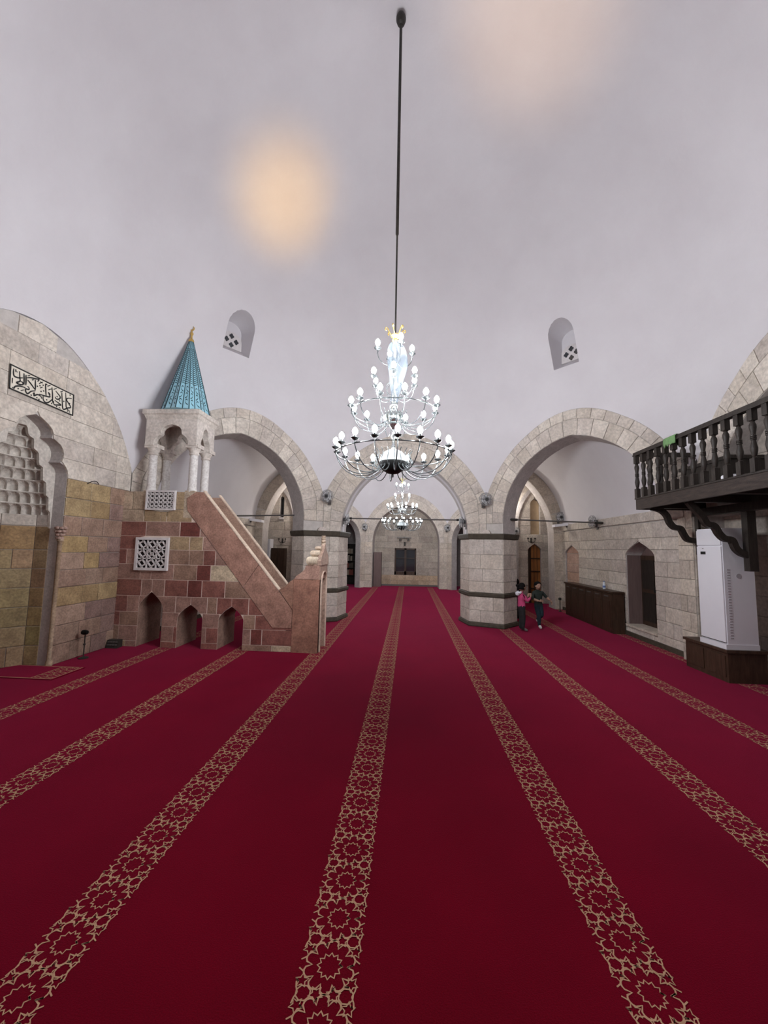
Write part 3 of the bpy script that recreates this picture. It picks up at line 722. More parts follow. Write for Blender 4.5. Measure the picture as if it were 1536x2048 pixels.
cp = thing('calligraphy_panel', 'cream panel with black Arabic calligraphy above the prayer niche', 'inscription', (-5.19, 5.09, 3.75))
Q = [(4.604, 4.078), (5.572, 4.054), (5.587, 3.740), (4.620, 3.768)]
MB().prism(Q, frL, .008, .020).obj('panel', flat('cream_panel', (.72, .66, .56), .7), cp)
fm = MB()
for i in range(4):
    a, b = Vector(Q[i]), Vector(Q[(i+1) % 4]); t = (b-a).normalized()*.008; n = Vector((-t.y, t.x))
    fm.prism([tuple(a-t+n), tuple(b+t+n), tuple(b+t-n), tuple(a-t-n)], frL, .019, .027)
fm.obj('border', inkm, cp)
def smooth_path(p, k=5):
    if len(p) < 3: return p
    out = []
    for i in range(len(p)-1):
        p0 = p[max(i-1, 0)]; p1 = p[i]; p2 = p[i+1]; p3 = p[min(i+2, len(p)-1)]
        for j in range(k):
            t = j/k; out.append(tuple(.5*((2*p1[q])+(-p0[q]+p2[q])*t+(2*p0[q]-5*p1[q]+4*p2[q]-p3[q])*t*t+(-p0[q]+3*p1[q]-3*p2[q]+p3[q])*t**3) for q in range(len(p1))))
    out.append(p[-1]); return out
def ribbon(mb, path, w, fr, w0, w1, taper=True):
    p = [Vector(a) for a in path]; n = len(p); L = []; R = []
    for i in range(n):
        t = (p[min(i+1, n-1)]-p[max(i-1, 0)])
        if t.length < 1e-7: t = Vector((1, 0))
        t.normalize(); nn = Vector((-t.y, t.x)); k = w*(.55+.45*math.sin(PI*min(1, (i+.6)/n))) if taper else w
        L.append(p[i]+nn*k/2); R.append(p[i]-nn*k/2)
    b = len(mb.v)
    for i in range(n): mb.v += [tuple(fr(L[i].x, L[i].y, w1)), tuple(fr(R[i].x, R[i].y, w1))]
    for i in range(n-1): mb.face([b+2*i, b+2*i+1, b+2*i+3, b+2*i+2])
let = MB()
for s in CAL: ribbon(let, smooth_path(s), .021 if len(s) > 2 else .014, frL, 0, .0235)
for (y, z) in DOTS: let.prism([(y-.012, z), (y, z-.012), (y+.012, z), (y, z+.012)], frL, .02, .0235)
let.obj('lettering', inkm, cp)

# ================================================================== MINBAR
mi = thing('minbar', 'red and yellow marble minbar with stairs, columned canopy and turquoise spire', 'minbar', (-3.4, 7.17, 0))
YF, YB = 6.84, 7.50
frM = frame((0, YF, 0), (1,0,0), (0,-1,0))
def mx(x): return -5.237+.00306*x
A1 = (mx(155), mx(300), .66, .95); A2 = (mx(392), mx(540), .50, .745); A3 = (mx(635), mx(780), .50, .735)
ARC = []
for x0, x1, zs, za in (A1, A2, A3):
    c = (x0+x1)/2; hw = pointed((x1-x0)/2, max(za-zs, (x1-x0)/2+.005))
    sc = 1.0; kk = lambda dz, a=(x1-x0)/2, r=za-zs: a if dz <= 0 else (0 if dz >= r else a*(1-(dz/r)**1.75)); hw = kk
    ARC.append((0, za, (lambda z, c=c, hw=hw, zs=zs, sc=sc: c-hw((z-zs)/sc)), (lambda z, c=c, hw=hw, zs=zs, sc=sc: c+hw((z-zs)/sc))))
rs = interp([(0,-2.02),(.30,-2.02),(.35,-2.15),(2.25,-3.86),(2.3,-3.9)])
lv = lvl(0, .3, *fine(.5, .745, 8), *fine(.66, .95, 8), .735)
mb = MB(); strip_wall(mb, frM, lv, [(lambda z: -5.19, ARC[0][2]), (ARC[0][3], ARC[1][2]), (ARC[1][3], ARC[2][2]), (ARC[2][3], rs)], -.002, -.66)
strip_wall(mb, frM, lvl(.95, *fine(1.2, 2.3, 6)), [(lambda z: -5.19, rs)], -.002, -.66)
mb.obj('body', [pale_mortar, marble], mi, color=(.38,.25,.20))
for i in range(9):
    x1 = -2.05-.2*i; MB().box(x1-.24, x1, YF+.1, YB-.08, .12+.22*i, .22*(i+1)+.02).obj('step', marble, mi, color=(.6,.45,.38))
COLS = dict(R=(.34,.15,.125), D=(.215,.070,.060), P=(.47,.295,.245), Y=(.55,.42,.265), C=(.70,.60,.44), B=(.43,.285,.215), G=(.62,.51,.39))
G2 = (1.33, 1.915, lambda z: -4.88, lambda z: -4.27); G1 = (2.41, 2.80, lambda z: -4.755, lambda z: -4.205)
xr = interp([(0,-1.985),(.40,-1.985),(.4001,-2.33),(2.41,-3.98),(2.63,-4.01),(2.8,-3.95)])
ROWS = [(0,.10,[(-15,90,'Y'),(90,155,'P'),(300,400,'R'),(540,640,'R'),(778,950,'B'),(950,1070,'C')]),
 (.10,.36,[(-15,45,'B'),(45,155,'P'),(300,372,'P'),(372,392,'R'),(540,565,'P'),(565,640,'R'),(778,825,'P'),(827,890,'D'),(892,1070,'R')]),
 (.36,.60,[(-15,45,'R'),(45,155,'B'),(300,400,'P'),(540,640,'P'),(778,848,'B'),(850,1100,'R')]),
 (.60,.88,[(-15,85,'R'),(85,155,'P'),(155,375,'P'),(377,563,'P'),(565,620,'B'),(622,806,'R'),(808,1000,'R')]),
 (.88,1.17,[(-15,162,'R'),(164,302,'P'),(304,440,'R'),(442,525,'D'),(527,662,'R'),(664,900,'B')]),
 (1.17,1.44,[(-15,150,'P'),(150,350,'P'),(350,490,'B'),(490,572,'D'),(574,800,'C')]),
 (1.44,1.70,[(-15,58,'R'),(60,160,'P'),(314,440,'B'),(440,525,'B'),(525,595,'R'),(597,720,'P')]),
 (1.70,1.94,[(-15,165,'R'),(314,435,'Y'),(437,515,'Y'),(517,600,'P')]),
 (1.94,2.20,[(-15,165,'R'),(167,372,'P'),(374,494,'D'),(496,600,'P')]),
 (2.20,2.42,[(-15,145,'G'),(147,285,'Y'),(287,440,'Y')]),
 (2.42,2.75,[(-15,70,'G'),(72,160,'G'),(320,420,'Y')])]
for z0, z1, row in ROWS:
    S = [lerp(z0, z1, k/6) for k in range(7)]
    for a, b, k in row:
        x0, x1 = mx(a), mx(b); pcs = [(lambda z, x0=x0: x0, lambda z, x1=x1: x1)]
        for zb, zt, Lf, Rf in ARC+[G1, G2]:
            if zb < z1-.005 and zt > z0+.005:
                new = []
                for fa, fb in pcs:
                    zq = max(z0, zb)+.001
                    lo, hi = Lf(zq), Rf(zq)
                    if lo > fb((z0+z1)/2) or hi < fa((z0+z1)/2): new.append((fa, fb)); continue
                    cm = (lo+hi)/2
                    LL = lambda z, Lf=Lf, zb=zb, zt=zt, cm=cm: Lf(z) if zb <= z <= zt else cm
                    RR = lambda z, Rf=Rf, zb=zb, zt=zt, cm=cm: Rf(z) if zb <= z <= zt else cm
                    new += [(fa, lambda z, fb=fb, LL=LL: min(fb(z), LL(z))), (lambda z, fa=fa, RR=RR: max(fa(z), RR(z)), fb)]
                pcs = new
        for fa, fb in pcs:
            SS = [z for z in S if fb(z)-fa(z) > .002 and min(fb(z), xr(z))-fa(z) > .002]
            if (fa(z0)+fb(z0)+fa(z1)+fb(z1)) and len(SS) < 2: continue
            ls = [(fa(z), z) for z in SS]; rsd = [(min(fb(z), xr(z)), z) for z in SS]
            if max(abs(l[0]-ls[0][0]) for l in ls) < 1e-4: ls = [ls[0], ls[-1]]
            if max(abs(l[0]-rsd[0][0]) for l in rsd) < 1e-4: rsd = [rsd[0], rsd[-1]]
            c = COLS[k]; q = random.uniform(.9, 1.1)
            block(mi, frM, rsd+ls[::-1], marble, tuple(x*q for x in c), gap=.004, ch=.002, name='stone_slab', proud=random.uniform(0, .001))
# balustrades
p1 = [(-3.84,2.75),(-3.70,2.75),(-2.62,1.476),(-2.88,1.075),(-3.98,2.41),(-4.01,2.63)]
p2 = [(-2.62,1.476),(-2.25,1.04),(-1.99,.71),(-1.99,.40),(-2.33,.40),(-2.88,1.075)]
for p in (p1, p2):
    q = inset(p, .004); o_ = MB().prism(q, frM, .012, -.09).obj('balustrade_slab', marble, mi, color=(.47,.275,.215))
frB = frame((0, YB, 0), (1,0,0), (0,-1,0))
MB().prism([(-3.89,2.72),(-3.66,2.72),(-2.2,1.0),(-2.0,.75),(-2.0,.4),(-2.33,.40),(-3.98,2.41)], frB, .08, 0).obj('balustrade_slab', marble, mi, color=(.47,.315,.245))
for f, w0, w1 in ((frM, .016, -.096), (frB, .086, -.006)):
    MB().prism([(-3.70,2.752),(-2.245,1.036),(-2.245,1.062),(-3.70,2.778)], f, w0, w1).obj('coping', limestone, mi, color=(.86,.72,.60))
# gate at the foot of the stairs
frP = frame((-1.53, 0, 0), (0,1,0), (1,0,0)); hp = pointed(.20, .22); yc = 7.15
gm = MB(); strip_wall(gm, frP, lvl(0, 1.14, *fine(1.14, 1.36, 8), 1.5), [(lambda z: YF, lambda z: yc-hp(z-1.14)), (lambda z: yc+hp(z-1.14), lambda z: 7.46)], .0, -.12)
gm.obj('gate_front', [marble, marble], mi, color=(.50,.345,.275))
am = MB()
for s in (-1, 1):
    pth = [(yc+s*.215, 0), (yc+s*.215, 1.12)]+[(yc+s*(hp(z-1.14)+.015), z+.012) for z in fine(1.14, 1.36, 7)]
    ribbon_pts = pth
    for i in range(len(pth)-1):
        (ya, za), (yb, zb) = pth[i], pth[i+1]
        am.prism([(ya-.014, za), (ya+.014, za), (yb+.014, zb), (yb-.014, zb)], frP, .0, .022)
am.obj('gate_moulding', limestone, mi, color=(.80,.64,.55))
MB().prism([(-1.985,0),(-1.53,0),(-1.53,1.235),(-1.985,1.235)], frM, .016, -.06).obj('gate_side_slab', marble, mi, color=(.42,.225,.165))
MB().prism([(-1.985,0),(-1.53,0),(-1.53,1.235),(-1.985,1.235)], frB, .10, .04).obj('gate_side_slab', marble, mi, color=(.42,.225,.165))
MB().prism([(-1.985,1.24),(-1.545,1.24),(-1.545,1.48),(-1.78,1.48),(-1.80,1.41),(-1.87,1.345),(-1.94,1.30)], frM, .012, -.62).obj('gate_lintel', marble, mi, color=(.49,.31,.25))
for f, w0, w1 in ((frM, .010, -.07), (frB, .09, .03)):
    MB().prism([(-2.24,1.05),(-1.99,.72),(-1.99,1.235),(-2.06,1.19),(-2.14,1.10)], f, w0, w1).obj('gate_wing', marble, mi, color=(.43,.245,.18))
for (xa, xb, za, zb, c) in ((-1.785,-1.57,1.485,1.632,(.84,.74,.58)), (-1.73,-1.56,1.638,1.745,(.78,.66,.52)), (-1.665,-1.555,1.75,1.82,(.70,.58,.46))):
    r = MB(); hx, hz = (xb-xa)/2, (zb-za)/2; xm = (xa+xb)/2; hy = .315*(hx/.1075)**.7; rings = []
    for i in range(9):
        t = i/8; q = .034*abs(2*t-1)**2.6; rings.append([(xa+q, yc-hy+q, lerp(za, zb, t)), (xb, yc-hy+q, lerp(za, zb, t)), (xb, yc+hy-q, lerp(za, zb, t)), (xa+q, yc+hy-q, lerp(za, zb, t))])
    r.loft(rings).obj('crown_roll', marble, mi, smooth=True, color=c)
og = [(6.83,1.485),(7.47,1.485),(7.475,1.56),(7.44,1.63),(7.36,1.69),(7.26,1.74),(7.205,1.80),(7.19,1.86),(7.11,1.86),(7.095,1.80),(7.04,1.74),(6.94,1.69),(6.86,1.63),(6.825,1.56)]
MB().prism(og, frP, .015, -.05).obj('gate_gable', marble, mi, color=(.55,.40,.325))
MB().lathe([(.001,1.84),(.05,1.84),(.045,1.87),(.030,1.88),(.046,1.895),(.046,1.915),(.030,1.93),(.042,1.945),(.042,1.965),(.028,1.975),(.04,1.99),(.04,2.01),(.001,2.012)], (-1.555, yc, 0), 12).obj('gate_finial', marble, mi, smooth=True, color=(.55,.44,.34))
# lattices
def lattice(parent, x0, x1, z0, z1, nx, nz, mode, fw_, fd):
    fr_ = MB()
    for q in ([(x0,z0),(x1,z0),(x1,z0+fw_),(x0,z0+fw_)], [(x0,z1-fw_),(x1,z1-fw_),(x1,z1),(x0,z1)], [(x0,z0+fw_),(x0+fw_,z0+fw_),(x0+fw_,z1-fw_),(x0,z1-fw_)], [(x1-fw_,z0+fw_),(x1,z0+fw_),(x1,z1-fw_),(x1-fw_,z1-fw_)]):
        fr_.prism(q, frM, .045, 0)
    p = fr_.obj('lattice_frame', stonewhite, parent)
    b = MB(); a0, a1, c0, c1 = x0+fw_, x1-fw_, z0+fw_, z1-fw_; dx, dz = (a1-a0)/nx, (c1-c0)/nz; t = .010 if mode else .008
    def seg(pa, pb, t=t):
        A_, B_ = Vector(pa), Vector(pb); d = (B_-A_).normalized()*t; n = Vector((-d.y, d.x))
        b.prism([tuple(A_+n), tuple(B_+n), tuple(B_-n), tuple(A_-n)], frM, .034, .006)
    if mode:
        for i in range(1, nx): seg((a0+dx*i, c0), (a0+dx*i, c1))
        for i in range(1, nz): seg((a0, c0+dz*i), (a1, c0+dz*i))
    for i in range(nx):
        for j in range(nz):
            cx_, cz_ = a0+dx*(i+.5), c0+dz*(j+.5); hx, hz = dx/2, dz/2
            R_ = lambda u, v: (cx_+u*hx, cz_+v*hz)
            if mode and i == nx//2 and j == nz//2:
                for (u, v) in ((1,1),(-1,1),(1,-1),(-1,-1)): seg(R_(0,0), R_(u,v), .007); seg(R_(u*.9,v*.2), R_(u*.2,v*.9), .007)
                for (u, v, p_, q_) in ((.35,0,0,.35),(0,.35,-.35,0),(-.35,0,0,-.35),(0,-.35,.35,0)): seg(R_(u,v), R_(p_,q_), .006)
            else:
                for (u, v, p_, q_) in ((-1,.12,.12,.75),(-.12,1,.75,-.12),(1,-.12,-.12,-.75),(.12,-1,-.75,.12)): seg(R_(u,v), R_(p_,q_), t*1.15 if mode else t)
    b.obj('lattice', stonewhite, p)
    return p
lattice(mi, -4.88, -4.27, 1.33, 1.915, 3, 3, True, .045, .05)
lattice(mi, -4.755, -4.205, 2.41, 2.765, 6, 4, False, .03, .05)
MB().box(-4.87, -4.28, YF-.003, YF+.01, 1.34, 1.905).obj('hollow_shade_plate', hollow_shade, mi); MB().box(-4.75, -4.21, YF-.003, YF+.02, 2.42, 2.755).obj('hollow_shade_plate', flat('painted_hollow_shade_grey', (.10,.09,.09), .9), mi)  # dark plates on the solid body paint the shade behind the lattices
# canopy
XA, XB, YA, YBk = -4.85, -3.88, 6.80, 7.44
for k, (x, y) in enumerate(((-4.75,6.92),(-3.97,6.92),(-4.75,7.34),(-3.97,7.34))):
    z0 = 2.75 if y < 7 or x > -4.5 else 2.6
    c = MB().lathe([(.085,z0),(.085,z0+.05),(.075,z0+.07),(.070,3.44)], (x, y, 0), 18).obj('canopy_column', column_stone, mi, smooth=True)
    cpm = MB().lathe([(.072,3.43),(.085,3.445),(.085,3.465),(.075,3.475),(.085,3.5),(.115,3.56)], (x, y, 0), 18); cpm.box(x-.12, x+.12, y-.12+.02, y+.12, 3.56, 3.63); cpm.obj('capital', limestone, c, color=(.8,.76,.73))
    bm_ = MB(); bm_.box(x-.085, x+.095, y-.083, y+.10, 2.28 if x > -4.5 else 2.6, 2.77); bm_.obj('pedestal', marble, c, color=(.60,.51,.40))
ctab = interp([(0,.335),(.08,.33),(.14,.30),(.19,.24),(.20,.20),(.27,.205),(.33,.17),(.37,.10),(.39,0)])
def canopy_side(o, u, n, L):
    f = frame(o, u, n); hf = L*.5; k = (L-.30)/.67*.98 if L > .6 else (L-.10)/.67*.98
    m_ = MB(); strip_wall(m_, f, lvl(3.60, *fine(3.60, 3.99, 14), 4.12), [(lambda z: 0, lambda z: hf-k*ctab(z-3.60)), (lambda z: hf+k*ctab(z-3.60), lambda z: L)], 0, -.11)
    return m_
for o, u, n, L in (((XA,YA,0),(1,0,0),(0,-1,0),XB-XA), ((XB,YA+.105,0),(0,1,0),(1,0,0),YBk-YA-.21), ((XB,YBk,0),(-1,0,0),(0,1,0),XB-XA), ((XA,YBk-.105,0),(0,-1,0),(-1,0,0),YBk-YA-.21)):
    canopy_side(o, u, n, L).obj('canopy_arch', [limestone, limestone], mi, color=(.80,.76,.73))
cn = MB()
ring = lambda d, z: [(XA-d, YA-d, z), (XB+d, YA-d, z), (XB+d, YBk+d, z), (XA-d, YBk+d, z)]
cn.loft([ring(.0, 4.08), ring(.015, 4.11), ring(.03, 4.16), ring(.055, 4.18), ring(.055, 4.255), ring(.04, 4.265)])
cn.obj('canopy_cornice', limestone, mi, color=(.82,.78,.74))
sx, sy, sr, sz0, sz1 = -4.275, 7.09, .43, 4.265, 5.75
sp = MB(); NF = 12
rings = []
for z in fine(sz0, sz1, 6):
    t = (z-sz0)/(sz1-sz0); r = lerp(sr, .035, t); ring_ = []
    for i in range(NF*2):
        a = 2*PI*i/(NF*2)+.1; q = r*(1.0 if i % 2 == 0 else .93); ring_.append((sx+q*math.cos(a), sy+q*math.sin(a), z))
    rings.append(ring_)
spo = sp.loft(rings).obj('spire', [tilelight], mi)
ribs = MB(); pat = MB()
for i in range(NF*2):
    a = 2*PI*i/(NF*2)+.1; q0, q1 = (1.0, 1.0) if i % 2 == 0 else (.93, .93)
    P0 = Vector((sx+sr*q0*math.cos(a), sy+sr*q0*math.sin(a), sz0)); P1 = Vector((sx+.035*q1*math.cos(a), sy+.035*q1*math.sin(a), sz1))
    ribs.tube([P0, P1], [.009, .004], 5)
    a2 = 2*PI*(i+1)/(NF*2)+.1; qq = .93 if i % 2 == 0 else 1.0
    B0 = Vector((sx+sr*qq*math.cos(a2), sy+sr*qq*math.sin(a2), sz0)); B1 = Vector((sx+.035*qq*math.cos(a2), sy+.035*qq*math.sin(a2), sz1))
    mid = (P0+B0)/2-Vector((sx, sy, sz0)); nn = Vector((mid.x, mid.y, .35*mid.length)).normalized()
    fp = lambda s, t, w, P0=P0, P1=P1, B0=B0, B1=B1, nn=nn: (P0.lerp(P1, t)).lerp(B0.lerp(B1, t), s)+nn*(.0015+w)
    for j in range(19):
        t = .34+.028*j
        if i % 2 == 0: ribbon(pat, [(.95, t), (.5, t+.02), (.2, t+.014)], .0105, lambda s, tt, w, fp=fp: fp(s, tt, w), 0, 0, False)
        else: ribbon(pat, [(.05, t), (.5, t+.012), (.85, t+.028)], .0105, lambda s, tt, w, fp=fp: fp(s, tt, w), 0, 0, False)
    for j in range(3):
        t = .05+.09*j; d = 1 if j % 2 else -1
        ribbon(pat, smooth_path([(.5-.28*d, t), (.5+.05*d, t+.02), (.5+.2*d, t+.055), (.5-.02*d, t+.075), (.5-.2*d, t+.06)]), .015, lambda s, tt, w, fp=fp: fp(s, tt, w), 0, 0, False)
ribs.obj('spire_ribs', tiledark, spo); pat.obj('spire_painting', tiledark, spo)
MB().lathe([(.001,5.71),(.045,5.715),(.052,5.74),(.04,5.77),(.02,5.79),(.015,5.85),(.03,5.875),(.03,5.90),(.014,5.92),(.010,5.96),(.001,5.97)], (sx, sy, 0), 12).obj('spire_finial', gold, mi, smooth=True)
cr_ = MB(); cr_.tube([(sx+.04*math.cos(a), sy, 6.0+.04*math.sin(a)) for a in [PI*.62+i*(PI*1.76)/14 for i in range(15)]], [.004+.010*math.sin(PI*i/14) for i in range(15)], 6); cr_.obj('crescent', gold, mi)
# ================================================================== CARPET
carpet = tag(MB().box(-6.9, 6.9, -2.9, 20.1, -.012, .0).obj('carpet', carpet_red), 'wall to wall red carpet with tan star pattern bands', 'carpet')
frF = lambda a, b, w: Vector((a, b, w))
def star_path(cx, cy, ro, ri, n, ph=0.0):
    p = []
    for i in range(2*n):
        r = ro if i % 2 == 0 else ri; a = ph+PI*i/n; p.append((cx+r*math.cos(a), cy+r*math.sin(a)))
    return p+[p[0], p[1]]
TL = .2225
RZ = [0]
def rib2(mb, p, w, fr, a, b, t):
    RZ[0] += 1; ribbon(mb, p, w, fr, 0, RZ[0]*.00008, t)
def tile_mesh():
    mb = MB(); w = .0074
    rib2(mb, star_path(0, 0, .055, .041, 12), w*.9, frF, 0, 0, False)
    ro, rc = .111, .077; p = []
    for i in range(10):
        for j in range(6):
            a = (i+j/6)*PI/5; s = abs(math.sin(5*a))**.42; p.append(((rc+(ro-rc)*s)*math.cos(a), (rc+(ro-rc)*s)*math.sin(a)))
    rib2(mb, p+[p[0], p[1]], w, frF, 0, 0, False)
    for s in (-1, 1):
        rib2(mb, star_path(s*.036, TL/2, .031, .015, 5, PI/2 if s > 0 else -PI/2), w*.75, frF, 0, 0, False)
        hx = [(s*.088+.031*math.cos(a), TL/2+.029*math.sin(a)) for a in [i*PI/4+.4 for i in range(9)]]
        rib2(mb, hx, w*.8, frF, 0, 0, False)
        for t in (-1, 1):
            rib2(mb, star_path(s*.104, t*.066, .029, .014, 5, PI/2*(1-t)/1+PI/10*s), w*.75, frF, 0, 0, False)
            rib2(mb, [(s*.108, t*.030), (s*.129, t*.017)], w*.8, frF, 0, 0, False)
            rib2(mb, [(s*.126, t*.07), (s*.122, t*.09), (s*.112, t*TL/2)], w*.8, frF, 0, 0, False)
    return mb
tm = tile_mesh()
def band_obj(name, x, y0, n, parent, z=.0012, rot=False, tl=TL):
    mb = MB(); k = len(tm.v)
    for i in range(n):
        off = y0+tl*i
        mb.v += [(x+a, off+b, z+c) if not rot else (x+off-y0+b, y0+a, z+c) for a, b, c in tm.v]
        mb.f += [[q+i*k for q in f] for f in tm.f]
    mb.m = [0]*len(mb.f)
    me = bpy.data.meshes.new(name); me.from_pydata(mb.v, [], mb.f); me.materials.append(carpet_tan); me.update()
    return link(name, me, parent)
for x in (-4.21, -2.86, -1.52, -.315, 1.02, 2.23, 3.5, 4.78):
    y1 = 19.3 if abs(x+.14) < 1.5 else (18.0 if abs(x) < 2.6 else 14.0)
    b = band_obj('border_band', x, .75, int((y1-.75)/TL), carpet)
rug = thing('prayer_rug', 'small red rug with tan border lying in front of the prayer niche', 'rug', (-5.2, 5.33, 0))
MB().box(-5.72, -4.63, 5.06, 5.60, .0004, .009).obj('rug_field', carpet_red, rug)
rb_ = MB()
for p in ([(-5.70,5.08),(-4.95,5.08)], [(-5.70,5.58),(-4.70,5.58)], [(-4.95,5.08),(-4.95,5.58)], [(-4.66,5.07),(-4.66,5.59)], [(-4.95,5.08),(-4.66,5.08)]):
    ribbon(rb_, p, .014, frF, 0, .0105, False)
for i in range(5):
    cy_ = 5.13+.1*i
    ribbon(rb_, star_path(-4.805, cy_, .048, .03, 8), .012, frF, 0, .0105, False); ribbon(rb_, star_path(-4.90, cy_, .03, .018, 6), .01, frF, 0, .0105, False); ribbon(rb_, star_path(-4.71, cy_, .03, .018, 6), .01, frF, 0, .0105, False)
rb_.obj('rug_border', carpet_tan, rug)

# ================================================================== CHANDELIERS
ch = thing('chandelier', 'large three tier chandelier with wrapped stem hanging on a long black rod', 'chandelier', (-.205, 4.72, 2.66))
Z0 = 2.66
def arm_mesh(path, curl, leaf, r, cup):
    mb = MB(); pts = smooth_path([(q[0], 0, q[1]-Z0) for q in path], 4); mb.tube(pts, r, 6)
    if curl: mb.tube(smooth_path([(q[0], 0, q[1]-Z0) for q in curl], 4), r*.75, 5)
    (x, z) = leaf
    for s in (-1, 1): mb.tube([(x, 0, z-Z0), (x, s*.03, z+.012-Z0), (x, s*.05, z+.006-Z0)], [r*.8, r*.6, r*.3], 4)
    return mb
bulb_me = MB().lathe([(.011, 0), (.026, .022), (.031, .042), (.026, .062), (.012, .082), (.002, .09)], (0,0,0), 10).mesh('bulb', bulb_mat, True)
def tier(n, ph, path, curl, leaf, r, mat):
    am = arm_mesh(path, curl, leaf, r, None).mesh('arm', mat, True)
    rx, zc = path[-1][0], path[-1][1]-Z0
    cm = MB().lathe([(.008, zc-.02), (.03, zc-.008), (.046, zc+.006), (.044, zc+.010), (.016, zc+.006), (.018, zc+.034), (.001, zc+.036)], (rx, 0, 0), 12).mesh('drip_cup', smoke, True)
    for k in range(n):
        a = local_child('arm', am, ch, rz=ph+2*PI*k/n)
        local_child('drip_cup', cm, a); local_child('bulb', bulb_me, a, (rx, 0, zc+.036))
tier(18, math.radians(-84), [(.13,2.84),(.20,2.745),(.34,2.685),(.50,2.70),(.62,2.78),(.695,2.90),(.70,2.975)], [(.14,2.83),(.20,2.78),(.235,2.84),(.20,2.93),(.235,2.985)], (.698,2.93), .0065, smoke)
tier(12, math.radians(-75), [(.09,3.36),(.16,3.29),(.28,3.255),(.41,3.29),(.50,3.38),(.53,3.50)], [(.09,3.36),(.14,3.31),(.165,3.36),(.14,3.44),(.165,3.49)], (.527,3.45), .0055, smoke)
tier(6, math.radians(-90), [(.03,3.66),(.10,3.62),(.19,3.65),(.26,3.74),(.285,3.86)], [(.03,3.68),(.09,3.70),(.11,3.78),(.07,3.84)], (.275,3.80), .005, smoke)
tier(4, math.radians(-70), [(.03,4.10),(.09,4.06),(.16,4.08),(.215,4.15),(.225,4.25)], [(.03,4.11),(.07,4.14),(.08,4.2)], (.222,4.2), .005, smoke)
def cpart(name, mb, mat, sm=True): return local_child(name, mb.mesh(name, mat, sm), ch)
cpart('lower_bowl', MB().lathe([(.001,2.695-Z0),(.07,2.71-Z0),(.13,2.75-Z0),(.165,2.81-Z0),(.17,2.845-Z0),(.16,2.85-Z0)], n=28), blackgloss)
cpart('lower_dome', MB().lathe([(.165,2.845-Z0),(.163,2.885-Z0),(.145,2.93-Z0),(.11,2.97-Z0),(.06,2.995-Z0),(.02,3.005-Z0)], n=28), flat('pearl_grey', (.16,.175,.18), .4))
cpart('tip', MB().lathe([(.001,2.655-Z0),(.012,2.665-Z0),(.008,2.70-Z0)], n=8), smoke)
cpart('stem', MB().lathe([(.018,2.99-Z0),(.03,3.03-Z0),(.018,3.06-Z0),(.018,3.12-Z0),(.035,3.16-Z0),(.018,3.2-Z0),(.018,3.26-Z0),(.02,3.5-Z0),(.045,3.53-Z0),(.05,3.56-Z0),(.04,3.6-Z0),(.018,3.62-Z0),(.035,3.66-Z0),(.02,3.7-Z0),(.014,3.74-Z0),(.014,4.36-Z0)], n=14), chrome)
hb = MB().lathe([(.02,3.25-Z0),(.07,3.31-Z0),(.055,3.34-Z0),(.10,3.39-Z0),(.105,3.43-Z0),(.08,3.465-Z0),(.02,3.475-Z0)], n=24)
for k in range(12):
    a = 2*PI*k/12; hb.tube([(.105*math.cos(a),.105*math.sin(a),3.36-Z0),(.112*math.cos(a),.112*math.sin(a),3.42-Z0),(.08*math.cos(a),.08*math.sin(a),3.475-Z0)], .008, 5)
cpart('upper_bowl', hb, chrome)
for r, z in ((.69, 2.93), (.52, 3.455)):
    cpart('ring', MB().tube([(r*math.cos(2*PI*i/72), r*math.sin(2*PI*i/72), z-Z0) for i in range(73)], .0065, 6), smoke)
# wrapping film hanging over the upper stem
fl = MB(); rings = []
for i in range(25):
    t = i/24; z = 4.40-.86*t; b = .02+.085*math.sin(PI*min(1, t*1.25))**.7+.02*math.sin(9*t)
    ring_ = []
    for j in range(40):
        a = 2*PI*j/40; r = b*(1+.28*math.sin(3*a+5*t)+.16*math.sin(7*a-9*t)+.10*math.sin(13*a+3*t)); off = .035*math.sin(3.0*t)
        ring_.append((r*math.cos(a)+off*.7, r*math.sin(a)*.8, z-Z0))
    rings.append(ring_)
fl.loft(rings, True, True, True)
wm, nt, b_ = base('white_film'); b_.inputs['Base Color'].default_value = (.085, .10, .118, 1); b_.inputs['Roughness'].default_value = .35; b_.inputs['Alpha'].default_value = .55; b_.inputs['Specular IOR Level'].default_value = .15
b_.inputs['Subsurface Weight'].default_value = .0
cpart('wrapping_film', fl, wm)
gc = MB().lathe([(.03,4.36-Z0),(.045,4.385-Z0),(.028,4.41-Z0),(.04,4.43-Z0),(.06,4.45-Z0),(.055,4.465-Z0),(.015,4.47-Z0)], n=16)
for k in range(6):
    a = 2*PI*k/6+.3; c, s = math.cos(a), math.sin(a)
    gc.tube(smooth_path([(.05*c,.05*s,4.455-Z0),(.075*c,.075*s,4.49-Z0),(.10*c,.10*s,4.535-Z0),(.125*c,.125*s,4.545-Z0),(.13*c,.13*s,4.52-Z0),(.112*c,.112*s,4.51-Z0)], 3), .007, 5)
cpart('crown', gc, gold)
ch2 = copy_tree(ch); ch2.location = (-.255, 14.0, 2.43)
bulb_far = flat('lit_bulb_far', (1, 1, 1), .5, emit=((.93, .965, 1.0), BULB*.56))
bm2 = bulb_me.copy(); bm2.materials[0] = bulb_far
for o in ch2.children_recursive:
    if o.data is bulb_me: o.data = bm2
ch2['label'] = 'smaller looking far chandelier glowing beyond the middle arch'; 
for o in list(ch2.children):
    if o.name.startswith('wrapping_film'): bpy.data.objects.remove(o)
cpart('rod', MB().lathe([(.011,4.46-Z0),(.011,5.80-Z0),(.02,5.82-Z0),(.02,5.9-Z0),(.019,8.96-Z0)], n=12), iron)
